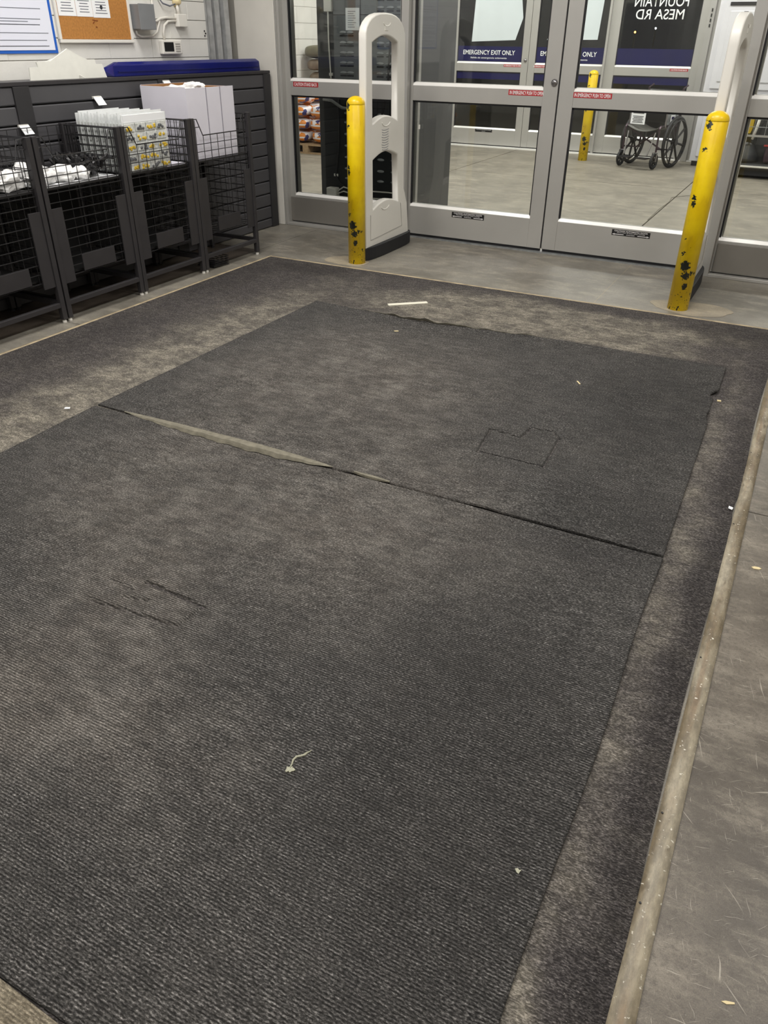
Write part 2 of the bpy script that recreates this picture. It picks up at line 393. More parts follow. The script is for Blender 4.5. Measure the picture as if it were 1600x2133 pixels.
def bollard_material():
    t = NT('chipped_yellow_paint')
    wv = t.warp(30, 0.02)
    a = t.noise(60, 3, vec=wv, stretch=(1, 1, 0.6)); z = t.sepxyz()[2]
    low = t.ramp(z, 0.33, 0.0); th = t.math('MULTIPLY', low, 0.15)
    chip = t.ramp(t.math('ADD', a, th), 0.765, 0.79)
    chip = t.math('MAXIMUM', chip, t.ramp(t.math('ADD', t.noise(130, 3, vec=wv, stretch=(1, 1, 0.7)), t.math('MULTIPLY', t.ramp(z, 0.30, 0.0), 0.20)), 0.82, 0.86))
    big = None
    # chips facing the room, at their heights
    for dx, zz, r in ((-0.028, 0.895, 0.011), (0.0, 0.27, 0.028), (0.012, 0.215, 0.022), (-0.026, 0.61, 0.014), (-0.030, 0.645, 0.013), (0.045, 0.23, 0.010), (-0.025, 0.34, 0.009), (-0.03, 0.42, 0.006), (-0.03, 1.015, 0.018), (0.02, 0.15, 0.016)):
        mp = t.n('Mapping', vector_type='TEXTURE'); t.put(mp.inputs[0], t.warp(70, 0.055)); mp.inputs['Location'].default_value = (dx, 0, zz); mp.inputs['Scale'].default_value = (r, 9, r*1.2)
        s1 = t.math('MULTIPLY', t.ramp(t.vmath('LENGTH', mp.outputs[0], (0, 0, 0)), 1.0, 0.8), t.ramp(t.sepxyz()[1], 0.0, -0.03))
        big = s1 if big is None else t.math('MAXIMUM', big, s1)
    chip = t.math('MAXIMUM', chip, big)
    yel = t.mix(t.ramp(t.noise(7, 5), 0.35, 0.7), lin('e3bd00'), lin('f4d30c'))
    yel = t.mix(t.math('MULTIPLY', t.ramp(t.noise(40, 4, stretch=(1, 1, 0.25)), 0.55, 0.75), 0.4), yel, lin('b88f10'))
    col = t.mix(chip, yel, lin('16211c'))
    t.put(t.b.inputs['Base Color'], col); t.b.inputs['Roughness'].default_value = 0.34
    t.bump(t.math('SUBTRACT', t.noise(20, 3), chip), 0.35, 0.002)
    return t.m
M['bollard'] = bollard_material()

def salt_bag_material():
    t = NT('orange_white_bag_print'); xyz = t.sepxyz()
    a = t.noise(5.5, 3, stretch=(1, 1.2, 1)); b = t.noise(7, 3, off=(4, 2, 0))
    col = t.mix(t.ramp(t.math('ABSOLUTE', t.math('ADD', xyz[2], 0.012)), 0.012, 0.008), lin('d98228'), lin('e9e6ea'))
    col = t.mix(t.ramp(a, 0.54, 0.56), col, lin('e9e6ea'))
    col = t.mix(t.ramp(b, 0.60, 0.62), col, lin('36386e'))
    t.put(t.b.inputs['Base Color'], col); t.b.inputs['Roughness'].default_value = 0.3
    t.bump(t.noise(14, 4), 0.5, 0.02)
    return t.m
M['salt'] = salt_bag_material()

def edge_strip_material():
    t = NT('worn_metal_edge'); x = t.sepxyz()[0]
    a = t.noise(16, 6, stretch=(1, 0.16, 1)); b = t.noise(120, 3)
    col = t.mix(t.ramp(a, 0.38, 0.62), lin('6f634f'), lin('9a917f'))
    rust = t.math('MULTIPLY', t.ramp(t.math('ABSOLUTE', t.math('SUBTRACT', x, 0.068)), 0.011, 0.003), t.ramp(t.noise(7, 4, stretch=(1, 0.25, 1)), 0.4, 0.6))
    col = t.mix(t.math('MULTIPLY', rust, 0.75), col, lin('725c44'))
    g3 = t.noise(60, 6, stretch=(1, 0.3, 1), rough=0.75); col = t.mix(1.0, col, t.mix(t.ramp(g3, 0.34, 0.68), (0.72, 0.72, 0.72, 1), (1.22, 1.22, 1.2, 1)), 'MULTIPLY')
    col = t.mix(t.math('MULTIPLY', t.ramp(t.noise(34, 5, stretch=(1, 0.3, 1), off=(2, 8, 0)), 0.60, 0.68), 0.7), col, lin('5e5240'))
    col = t.mix(t.ramp(b, 0.66, 0.74), col, lin('d6d0c2'))
    t.put(t.b.inputs['Base Color'], col); t.b.inputs['Roughness'].default_value = 0.45
    t.bump(b, 0.5, 0.0015); return t.m
M['edge'] = edge_strip_material()

# ================================================================== SETTING
floor = group_structure('floor')
MB().box(-7.4, 3.6, -3.1, 12.6, -0.08, -0.012).build('sub_floor', mat('dark_joint', '4a453e', 0.9), floor)
J = 0.0022
def slab(x0, x1, y0, y1, m, J=J): MB().box(x0+J, x1-J, y0+J, y1-J, -0.012, 0.0).build('slab', M[m], floor)
# near room: store side right of the carpet, strip round the carpet, strip by the doors
for (x0, x1, y0, y1) in ((0.066, 1.9, -1.0, 2.62), (0.066, 1.9, 2.62, 5.9), (1.9, 3.5, -1.0, 2.62), (1.9, 3.5, 2.62, 5.9), (0.066, 3.5, -3, -1.0)):
    slab(x0, x1, y0, y1, 'concrete_side')
slab(-3.66, -1.03, 2.97, 6.0, 'concrete'); slab(-4.7, -3.66, 2.97, 4.95, 'concrete_shaded'); slab(-4.7, -3.66, 4.95, 6.0, 'concrete'); slab(-1.03, 0.066, 2.97, 6.0, 'concrete'); slab(0.066, 3.5, 5.9, 6.0, 'concrete')
slab(-4.7, 0.066, -3, -0.2, 'concrete'); slab(-3.66, 0.066, -0.2, 2.97, 'concrete'); slab(-4.7, -3.66, -0.2, 2.97, 'concrete_shaded')
# beyond the doors
for xa, xb in ((-7.2, -4.04), (-4.04, -1.25), (-1.25, 1.5), (1.5, 3.5)):
    slab(xa, xb, 6.0, 9.66, 'concrete_far', 0.006); slab(xa, xb, 9.66, 12.45, 'concrete_far', 0.006)

MB().box(-1.034, -1.026, 4.83, 5.94, -0.012, -0.0002).build('joint_filler', M['patch'], floor)
# overhead and plain walls
def struct(name, mb, m, parent=None, **k):
    o = mb.build(name, M[m], parent, **k)
    if parent is None: o['kind'] = 'structure'
    return o
struct('ceiling', MB().box(-7.4, 3.6, -3.1, 12.6, CEIL, CEIL+0.1), 'ceiling')
struct('wall_back', MB().box(-4.7, 3.5, -3.1, -3.0, 0, CEIL), 'column')
struct('wall_right', MB().box(3.5, 3.6, -3.1, 12.6, 0, CEIL), 'column')
struct('wall_front', MB().box(0.62, 3.5, 5.9, 6.1, 0, CEIL).box(-4.0, 0.62, 5.86, 6.1, 2.35, CEIL).box(-7.2, -4.38, 6.0, 6.1, 0, CEIL), 'column')
struct('wall_far', MB().box(-5.95, 3.5, 12.15, 12.35, 2.4, CEIL).box(-7.2, -5.95, 12.2, 12.4, 0, CEIL).box(-1.55, 3.5, 12.2, 12.4, 0, 2.4), 'column')
# left block wall of the vestibule, with courses of painted block
wl = struct('wall_left', MB().box(-4.7, -4.256, -3.0, 5.3, 0, CEIL).box(-4.8, -4.7, -3.0, 6.0, 0, CEIL), 'mortar')
rnd = random.Random(3)
def blocks(parent, xface, y0, y1, z0, z1, pitch, length, depth):
    zi = 0; z = z0; me = {}
    while z < z1:
        off = (zi % 2)*length/2; y = y0-off
        while y < y1:
            a, b = max(y, y0), min(y+length, y1)
            if b-a > 0.03:
                key = (round(b-a, 3))
                if key not in me:
                    me[key] = MB().box(0, depth, 0.0006, b-a-0.0006, 0.002, pitch-0.002).mesh('block')
                    me[key].materials.append(M['white_wall'])
                o = bpy.data.objects.new('block', me[key]); COL.objects.link(o); o.parent = parent
                o.location = (xface+rnd.uniform(-0.0012, 0.0012), a, z)
                bv = o.modifiers.new('bevel', 'BEVEL'); bv.width = 0.0022; bv.segments = 2
            y += length
        z += pitch; zi += 1
blocks(wl, -4.258, 1.3, 5.3, 0.925, 1.95, 0.1137, 0.4, 0.010)
wf = struct('wall_entrance_left', MB().box(-7.3, -7.106, 6.1, 12.4, 0, CEIL), 'mortar')
blocks(wf, -7.11, 9.3, 12.1, 0.39, 2.3, 0.197, 0.4, 0.012)

# steel guide channels in the recess beside the block wall, and the painted column
col = struct('trim_column', MB().box(-4.38, -4.008, 5.83, 6.12, 0, CEIL), 'column', bevel=0.004)
gd = group_structure('trim_guide', (-4.5, 5.6, 0))
for gx, gy, wd in ((-4.335, 5.36, 0.03), (-4.40, 5.50, 0.035), (-4.44, 5.63, 0.045), (-4.42, 5.74, 0.03)):
    MB().prism([(gx-wd, gy-0.03), (gx+wd, gy-0.03), (gx+wd, gy+0.03), (gx+wd-0.012, gy+0.03), (gx+wd-0.012, gy-0.018), (gx-wd+0.012, gy-0.018), (gx-wd+0.012, gy+0.03), (gx-wd, gy+0.03)], 'Z', 0, 3.2).build('guide_channel', M['guide'], gd)
MB().box(-4.70, -4.62, 5.3, 6.0, 0, CEIL).build('recess_back', M['column'], gd)
mb = MB()
for z in (1.40, 1.43, 1.415): mb.ball((-4.245, 5.27+0.01*(z == 1.415), z), 0.006, 8, 6)
mb.build('bolt', M['black'], gd)

# ceiling lamps
lm = mat('lamp_diffuser', 'fff8ee', 0.5, emit=1.0)
for i, (x, y, wt) in enumerate(LAMPS):
    o = thing('ceiling_light', (x, y, CEIL), 'white ceiling troffer over the %s, %s' % (('far half of the carpet' if y > 3 else 'near half of the carpet' if y > 0 else 'floor behind the viewer') if y < 6 else ('floor just beyond the doors' if y < 9 else 'floor by the far entrance doors'), 'toward the left wall' if x < -2.5 else 'in the middle' if x < 0.5 else 'toward the right'), 'light', 'ceiling troffers')
    MB().box(x-0.62, x+0.62, y-0.32, y+0.32, CEIL-0.05, CEIL-0.001).build('frame', M['white_metal'], o)
    MB().box(x-0.58, x+0.58, y-0.28, y+0.28, CEIL-0.056, CEIL-0.05).build('diffuser', lm, o)
    ld = bpy.data.lights.new('lamp', 'AREA'); ld.shape = 'RECTANGLE'; ld.size = 1.15; ld.size_y = 0.55; ld.energy = wt; ld.color = (1.0, 0.98, 0.94)
    lo = bpy.data.objects.new('lamp', ld); COL.objects.link(lo); lo.parent = o; lo.location = (0, 0, -0.07)

# ================================================================== DOORS
Z1, Z0, ZB, ZT = 1.100, 0.998, 0.240, 2.25   # mid rail top / bottom, bottom rail top, leaf top
def bead(mb, x0, x1, z, y):   # sloped glazing stop under a pane
    mb.prism([(y, z-0.004), (y+0.030, z-0.004), (y+0.030, z+0.024), (y+0.020, z+0.024)], 'X', x0, x1)
def leaf(name, x0, x1, y, sl, sr, parent=None, knob=None, stickers=()):
    """glazed aluminium leaf; front face at y, 45 mm thick"""
    r = group_structure(name, ((x0+x1)/2, y, 0)); t = 0.045
    if sl: MB().box(x0, x0+sl, y, y+t, 0.028, ZT).build('stile', M['alu'], r, bevel=0.002)
    if sr: MB().box(x1-sr, x1, y, y+t, 0.028, ZT).build('stile', M['alu'], r, bevel=0.002)
    a, b = x0+sl, x1-sr
    MB().box(a, b, y+0.002, y+t, 0.028, ZB).build('bottom_rail', M['alu'], r, bevel=0.002)
    MB().box(a, b, y+0.002, y+t, Z0, Z1).build('middle_rail', M['alu'], r, bevel=0.002)
    MB().box(a, b, y+0.002, y+t, ZT-0.1, ZT).build('top_rail', M['alu'], r, bevel=0.002)
    for z in (ZB, Z1):
        m_ = MB(); bead(m_, a, b, z, y+0.002); m_.build('glazing_bead', M['alu_bead'], r)
    m_ = MB()
    for z0, z1 in ((ZB, Z0), (Z1, ZT-0.1)):
        m_.box(a, a+0.010, y+0.012, y+0.032, z0+0.02, z1).box(b-0.010, b, y+0.012, y+0.032, z0+0.02, z1).box(a, b, y+0.012, y+0.032, z1-0.012, z1)
    m_.build('gasket', M['rubber'], r)
    for z0, z1 in ((ZB+0.005, Z0), (Z1+0.005, ZT-0.1)):
        MB().box(a, b, y+0.020, y+0.026, z0, z1).build('pane', M['glass'], r)
    MB().box(x0+0.005, x1-0.005, y+0.012, y+0.037, 0.009, 0.030).build('door_sweep', M['rubber'], r)
    if sr > 0.09: MB().box(x1-0.003, x1+0.0055, y+0.012, y+0.037, 0.03, ZT).build('meeting_seal', M['rubber'], r)
    if knob:
        MB().lathe((knob[0], y, knob[1]), [(0.024, 0.0), (0.022, -0.008), (0.012, -0.016), (0.008, -0.017)], 20, 'Y').build('lock_cylinder', M['chrome'], r, smooth=True)
    return r
YL = 5.965
l1 = leaf('door_1', -2.985, -1.743, YL, 0.118, 0.105, knob=(-1.772, 1.148))
l2 = leaf('door_2', -1.732, -0.455, YL, 0.105, 0.03)
s1 = leaf('window_1', -3.985, -2.885, 5.905, 0.050, 0.06)
s2 = leaf('window_2', -0.52, 0.56, 5.905, 0.045, 0.06)
# darker shoe under the side windows
for s_, a, b in ((s1, -3.985, -2.9), (s2, -0.47, 0.56)):
    MB().box(a, b, 5.895, 5.905, 0.035, 0.225).build('kick_panel', M['alu_dark'], s_, bevel=0.002)
fr = group_structure('trim_door_frame', (-1.7, 5.95, 0))
MB().prism([(-4.006, 5.83), (-3.995, 5.83), (-3.995, 5.85), (-3.978, 5.85), (-3.978, 6.06), (-4.006, 6.06)], 'Z', 0, 2.35).build('jamb', M['alu'], fr, bevel=0.0015)
MB().box(-4.03, -4.005, 5.845, 5.90, 0, 2.35).build('jamb_cover', M['alu_dark'], fr)
MB().box(-0.565, -0.49, 5.865, 6.05, 0, 2.35).build('post', M['alu'], fr, bevel=0.003)
MB().box(-0.494, -0.484, 5.885, 5.96, 0, 2.35).build('post_gasket', M['alu_dark'], fr)
MB().box(-2.90, -2.845, 6.02, 6.06, 0, 2.35).build('post', M['alu'], fr, bevel=0.003)
MB().box(0.56, 0.62, 5.865, 6.05, 0, 2.35).build('jamb', M['alu'], fr, bevel=0.003)
MB().box(-4.0, 0.62, 5.87, 6.06, 2.25, 2.36).build('header', M['alu'], fr, bevel=0.003)
MB().box(-3.98, -2.94, 5.84, 5.95, 0.0, 0.022).build('threshold', M['alu'], fr, bevel=0.003)
MB().box(-0.49, 0.6, 5.86, 5.95, 0.0, 0.022).build('threshold', M['alu'], fr, bevel=0.003)
MB().box(-2.94, -0.56, 5.945, 6.03, 0.0, 0.008).build('threshold', M['steel'], fr)
MB().box(-2.805, -2.795, 5.955, 5.966, 0.805, 0.835).build('door_sensor', M['white_plastic'], fr)

def sticker(parent, x, y, z, wd, ht, m, lines, ink='white_ink', lf=None):
    lines = [(b, d, w_, h_*1.2 if m == 'red_sticker' else h_) for b, d, w_, h_ in lines]; ht = ht*1.12 if m == 'red_sticker' else ht
    MB().box(x-wd/2, x+wd/2, y-0.0012, y, z-ht/2, z+ht/2).build('sticker', M[m], parent)
    for (body, dz, tw, th) in lines:
        text('lettering', body, M[ink], parent, (x, y-0.0022, z+dz), tw, th, bold=0.015)
sticker(s1, -3.79, YL-0.058, 1.078, 0.235, 0.030, 'red_sticker', [('CAUTION STAND BACK', 0, 0.215, 0.019)])
sticker(l1, -1.968, YL+0.002, 1.078, 0.27, 0.030, 'red_sticker', [('IN EMERGENCY PUSH TO OPEN', 0, 0.25, 0.019)])
sticker(l2, -1.495, YL+0.002, 1.078, 0.27, 0.030, 'red_sticker', [('IN EMERGENCY PUSH TO OPEN', 0, 0.25, 0.019)])
for p_, x in ((l1, -2.355), (l2, -1.078)):
    sticker(p_, x, YL+0.002, 0.208, 0.275, 0.040, 'black_sticker', [('CAUTION AUTOMATIC DOOR', 0.012, 0.24, 0.009), ('Stand clear of door when moving', 0.001, 0.20, 0.007), ('STAND BACK', -0.011, 0.06, 0.006)])
    m_ = MB()
    for sx in (-1, 1):
        xc = x+sx*0.085
        m_.box(xc-0.035, xc+0.035, YL-0.0004, YL+0.0006, 0.1945, 0.1985)
        m_.prism([(xc+sx*0.030, 0.1905), (xc+sx*0.048, 0.1965), (xc+sx*0.030, 0.2025)], 'Y', YL-0.0004, YL+0.0006)
    m_.build('arrow', M['white_ink'], p_)

# far entrance doors
YF = 12.19
f0 = leaf('window_3', -5.92, -5.20, YF, 0.06, 0.06)
f1 = leaf('door_3', -5.19, -4.045, YF, 0.045, 0.098, knob=(-4.085, 1.148))
f2 = leaf('door_4', -4.040, -2.90, YF, 0.098, 0.06)
f3 = leaf('window_4', -2.93, -1.77, YF-0.03, 0.13, 0.03)
ff = group_structure('trim_far_frame', (-3.5, 12.2, 0))
for a, b, yy in ((-5.215, -5.19, 12.12), (-2.96, -2.93, 12.12), (-5.95, -5.92, 12.12)):
    MB().box(a, b, yy, 12.28, 0, 2.4).build('post', M['alu'], ff, bevel=0.003)
MB().prism([(-1.79, 12.10), (-1.70, 12.10), (-1.70, 12.06), (-1.62, 12.06), (-1.62, 12.10), (-1.54, 12.10), (-1.54, 12.3), (-1.79, 12.3)], 'Z', 0, 2.4).build('post', M['alu'], ff, bevel=0.004)
MB().box(-5.95, -1.55, 12.12, 12.28, 2.25, 2.4).build('header', M['alu'], ff)
MB().box(-5.9, -1.55, 12.08, 12.25, 0, 0.015).build('threshold', M['alu_bead'], ff)
mb = MB()
for k in range(4): mb.box(-1.665, -1.650, 12.052, 12.062, 1.56+k*0.055, 1.595+k*0.055)
mb.build('slot', M['black'], ff)
for p_, a, b, yy in ((f1, -5.145, -4.145, YF), (f2, -3.94, -2.96, YF), (f3, -2.80, -1.80, YF-0.03)):
    MB().box(a, b, yy+0.0285, yy+0.030, 0.92, 1.315).build('window_film', M['blue_film'], p_)
    MB().box(a, b, yy+0.0165, yy+0.018, 1.125, 1.315).box(a, b, yy+0.0165, yy+0.018, 0.90, Z0-0.014).build('window_film', M['blue_film'], p_)
for p_, xc, tw in ((f1, -4.655, 0.80), (f2, -3.475, 0.80)):
    text('lettering', 'EMERGENCY EXIT ONLY', M['night_print'], p_, (xc, YF+0.015, 1.238), tw, 0.058, bold=0.012)
    text('lettering', 'Salida de emergencia solamente', M['night_print'], p_, (xc, YF+0.015, 1.168), 0.56, 0.026, bold=0.01)
text('lettering', 'FOUNTAIN', M['night_print'], f3, (-2.315, YF-0.015, 1.843), 0.68, 0.118, mirror=True, bold=0.004)
text('lettering', 'MESA RD', M['night_print'], f3, (-2.315, YF-0.015, 1.70), 0.61, 0.112, mirror=True, bold=0.004)
MB().prism([(-4.93, 1.37), (-4.265, 1.395), (-4.175, 1.66), (-4.225, 1.95), (-4.90, 1.95)], 'Y', YF+0.010, YF+0.014).build('paper_sign', M['paper_sign'], f1)
MB().prism([(-3.80, 1.40), (-3.09, 1.41), (-3.06, 1.95), (-3.70, 1.95), (-3.72, 1.66)], 'Y', YF+0.010, YF+0.014).build('paper_sign', M['paper_sign'], f2)
for p_, x in ((f1, -4.27), (f2, -3.83)):
    sticker(p_, x, YF+0.002, 1.079, 0.27, 0.028, 'red_sticker', [('IN EMERGENCY PUSH TO OPEN', 0, 0.25, 0.016)])
sticker(f3, -1.945, YF-0.028, 1.079, 0.235, 0.028, 'red_sticker', [('CAUTION STAND BACK', 0, 0.21, 0.016)])
sticker(f1, -4.645, YF+0.002, 0.218, 0.275, 0.040, 'black_sticker', [('CAUTION AUTOMATIC DOOR', 0.010, 0.24, 0.009), ('STAND BACK', -0.011, 0.06, 0.006)])

# night outside
struct('ground_outside', MB().box(-30, 25, 12.6, 60, -0.1, -0.02), 'asphalt')
lampm = mat('warm_street_lamp', 'ffb04a', 0.5, emit=14); lampw = mat('cold_street_lamp', 'f4f6ff', 0.5, emit=12)
for x, y, z, m_, lab in ((-6.612, 31, 1.658, lampm, 'small amber light glowing outside the lettered window'), (-6.335, 33, 1.795, lampw, 'small white light glowing outside the lettered window')):
    o = thing('outdoor_light', (x, y, 0), lab, 'light')
    MB().tube([(x, y, -0.02), (x, y, z-0.05)], 0.03).build('pole', M['black'], o)
    MB().ball((x, y, z), 0.03).build('lamp_head', m_, o)

# ================================================================== CARPETS AND MATS
def grid_mesh(xs, ys, fz, fxy=None, base=0.0):
    nx, ny = len(xs), len(ys)
    X, Y = np.meshgrid(xs, ys); X = X.copy(); Y = Y.copy()
    if fxy: X, Y = fxy(X, Y)
    Z = fz(X, Y)
    top = np.stack([X, Y, Z], -1).reshape(-1, 3)
    idx = np.arange(nx*ny).reshape(ny, nx)
    q = np.stack([idx[:-1, :-1], idx[:-1, 1:], idx[1:, 1:], idx[1:, :-1]], -1).reshape(-1, 4)
    ring = np.concatenate([idx[0, :], idx[1:, -1], idx[-1, -2::-1], idx[-2:0:-1, 0]])
    low = top[ring].copy(); low[:, 2] = np.maximum(base, low[:, 2]-0.008)
    n = len(top); R = len(ring); li = np.arange(R)+n
    side = np.stack([ring, np.roll(ring, -1), np.roll(li, -1), li], -1)[:, ::-1]
    return np.concatenate([top, low]), np.concatenate([q, side])
def np_mesh(name, v, f):
    me = bpy.data.meshes.new(name); me.from_pydata(v.tolist(), [], f.tolist()); me.update(); return me
def vnoise(X, Y, s, seed=0.0, amp=1.0):
    out = np.array([noise.noise(Vector((x*s, y*s, seed))) for x, y in zip(X.ravel(), Y.ravel())]).reshape(X.shape)
    return out*amp
def wave(X, Y):
    return 0.5+0.22*np.sin(X*7.1+Y*2.3)+0.18*np.sin(X*3.1-Y*9.7+1)+0.1*np.sin(X*17+Y*13)
def smooth(a, b, x):
    t = np.clip((x-a)/(b-a), 0, 1); return t*t*(3-2*t)
def groove(X, Y, x0, y0, x1, y1, wd, dp):
    dx, dy = x1-x0, y1-y0; L2 = dx*dx+dy*dy
    t = np.clip(((X-x0)*dx+(Y-y0)*dy)/L2, 0, 1); d = np.hypot(X-x0-t*dx, Y-y0-t*dy)
    return -dp*np.exp(-(d/wd)**2)

# base carpet
xs = np.linspace(-3.452, 0.047, 60); ys = np.linspace(-1.4, 4.808, 90)
v, f = grid_mesh(xs, ys, lambda X, Y: 0.004+0.0*X, lambda X, Y: (X+np.where(X > 0.0, 0.006*np.sin(Y*3.1)-0.010*np.exp(-((Y-2.6)/0.12)**2), 0)+0.0, Y))
o = link('entrance_carpet', np_mesh('entrance_carpet', v, f), M['base_carpet'])
tag(o, 'large dark walk-off carpet covering the floor, showing as a border round the mats', 'carpet')

def matA_edge(X):   # far edge line of the upper mat
    px = [-2.56, -2.40, -2.07, -1.92, -1.77, -1.62, -1.45, -1.30, -1.17, -1.04, -0.7, -0.12]
    py = [3.996, 3.975, 3.935, 3.905, 3.893, 3.915, 3.950, 3.962, 3.985, 4.004, 4.018, 4.034]
    return np.interp(X, px, py)
def liftA(X):
    return np.interp(X, [-2.6, -2.3, -2.05, -1.9, -1.75, -1.62, -1.5, -1.35, -1.2, -1.0, -0.6, -0.1], [0, .003, .012, .020, .024, .018, .014, .010, .011, .005, 0.001, 0.0])*1.5*(0.9+0.14*np.sin(X*31)+0.10*np.sin(X*57))
def lensw(X):
    return np.interp(X, [-2.40, -2.30, -2.1, -1.9, -1.75, -1.6, -1.5, -1.40, -1.34], [0, .35, .75, .9, 1.0, .95, .75, .35, 0])
def liftS(X):   # lift of the seam edge of the upper mat
    return 0.013*lensw(X)+np.interp(X, [-1.30, -1.24, -1.16, -1.08, -1.0, -0.82, -0.74, -0.64, -0.3, -0.12], [0, .008, .009, .003, .002, .003, .008, .003, .0025, 0.001])
# upper mat
base_t = np.concatenate([[0.0, 0.004, 0.010], np.linspace(0.015, 0.20, 50), np.linspace(0.202, 0.405, 150), np.linspace(0.41, 0.985, 150), [0.988, 0.994, 0.998, 1.0]])
def warpA(X, T):
    ye = matA_edge(X); yl = np.interp(X, [-2.56, -0.12], [2.186, 2.177])
    Y = yl+(ye-yl)*T
    xl = -2.553+0.011*T; xr = -0.121-0.029*T
    xr = xr-0.018*np.exp(-((Y-3.62)/0.035)**2)*(Y < 3.70)-0.012*np.exp(-((Y-3.36)/0.05)**2)-0.012*smooth(3.3, 3.5, Y)*(1-smooth(3.60, 3.68, Y))
    U = (X-xs[0])/(xs[-1]-xs[0])
    return xl+(xr-xl)*U, Y
xs = np.concatenate([np.linspace(-2.553, -0.98, 270)[:-1], np.linspace(-0.98, -0.61, 150)[:-1], np.linspace(-0.61, -0.121, 90)])
def zA(X, Y):
    ye = matA_edge(X); d = ye-Y; L = liftA(X)
    z = 0.0115+0.0012*wave(X, Y)
    z = z+L*np.exp(-np.clip(d, 0, 9)/0.05)*(0.55+0.45*smooth(0.03, 0.004, d))
    ds = Y-2.18
    z = z+liftS(X)*np.exp(-np.clip(ds, 0, 9)/0.06)
    for a in ((-0.937, 2.792, -0.80, 2.775), (-0.80, 2.775, -0.79, 2.88), (-0.79, 2.88, -0.70, 2.895), (-0.70, 2.895, -0.655, 2.84), (-0.655, 2.84, -0.64, 2.575), (-0.64, 2.575, -0.909, 2.574), (-0.909, 2.574, -0.937, 2.792)):
        z = z+groove(X, Y, *a, 0.0055, 0.0105)
    for k in (0.10, 0.17, 0.25):
        z = z+groove(X, Y, -2.45+k, 2.30+k*0.4, -1.35+k, 2.21+k*0.6, 0.012, 0.0018)+groove(X, Y, -2.45+k, 2.30+k*0.4, -2.30+k, 2.75, 0.02, 0.002)
    # right edge: two small lifted spots
    z = z+0.012*np.exp(-((X+0.16)/0.03)**2-((Y-3.66)/0.05)**2)+0.010*np.exp(-((X+0.16)/0.03)**2-((Y-3.38)/0.05)**2)
    return z
v, f = grid_mesh(xs, base_t, zA, warpA, 0.0042)
# roll the lifted far rim back over the mat
ny, nx = len(base_t), len(xs); V = v[:ny*nx].reshape(ny, nx, 3); L = liftA(xs)
V[-1, :, 1] -= L*0.55; V[-2, :, 1] -= L*0.15; V[-1, :, 2] += L*0.15
v[:ny*nx] = V.reshape(-1, 3)
upper = thing('floor_mat', (0, 0, 0), 'far ribbed grey floor mat with buckled far edge and lifted seam', 'mat')
link('pile', np_mesh('pile', v, f), M['mat'], upper, smooth=True)
# worn backing showing where the seam edge buckles
n = 90; X = np.linspace(-2.395, -1.345, n); Lw = lensw(X)*(1+0.10*np.sin(X*43)+0.06*np.sin(X*91)); vs = []; fs = []
for x, l, lw in zip(X, 0.0115+liftS(X), Lw):
    vs += [(x, 2.186, l+0.0015), (x, 2.180-0.028*lw, l+0.003*lw), (x, 2.180-0.034*lw, l-0.004*lw), (x, 2.180-0.040*lw, 0.0140-0.002*lw), (x, 2.186, 0.0095)]
for i in range(n-1):
    for k in range(5): a = i*5+k; b = i*5+(k+1) % 5; fs.append((a, b, b+5, a+5))
mb = MB().add(vs, fs); tag(mb.build('backing_edge', M['tan'], upper, smooth=False), 'pale dusty backing strip')
n = 40; X = np.linspace(-1.25, -1.10, n); vs = []; fs = []
for x in X:
    lw = 0.5*math.sin((x+1.25)/0.15*PI); l = 0.0115+float(liftS(np.array([x]))[0])
    vs += [(x, 2.184, l+0.001), (x, 2.178-0.014*lw, l+0.001), (x, 2.178-0.018*lw, 0.013), (x, 2.184, 0.0095)]
for i in range(n-1):
    for k in range(4): a = i*4+k; b = i*4+(k+1) % 4; fs.append((a, b, b+4, a+4))
tag(MB().add(vs, fs).build('backing_edge', M['tan'], upper), 'pale dusty backing strip')
n = 120; X = np.linspace(-2.3, -1.02, n); vs = []; fs = []; LA = liftA(X); YE = matA_edge(X)
for x, l, ye in zip(X, LA, YE):
    e = 0.0010+l*0.25
    vs += [(x, ye-l*0.5-0.001, 0.0118+l*1.02), (x, ye-l*0.5+e*1.6, 0.0122+l*1.05), (x, ye+e*1.2, 0.0100+l*0.5), (x, ye-0.001, 0.0080+l*0.4)]
for i in range(n-1):
    for k in range(4): a = i*4+k; b = i*4+(k+1) % 4; fs.append((a, b, b+4, a+4))
tag(MB().add(vs, fs).build('rolled_rim', M['tan'], upper), 'rolled edge showing pale backing')

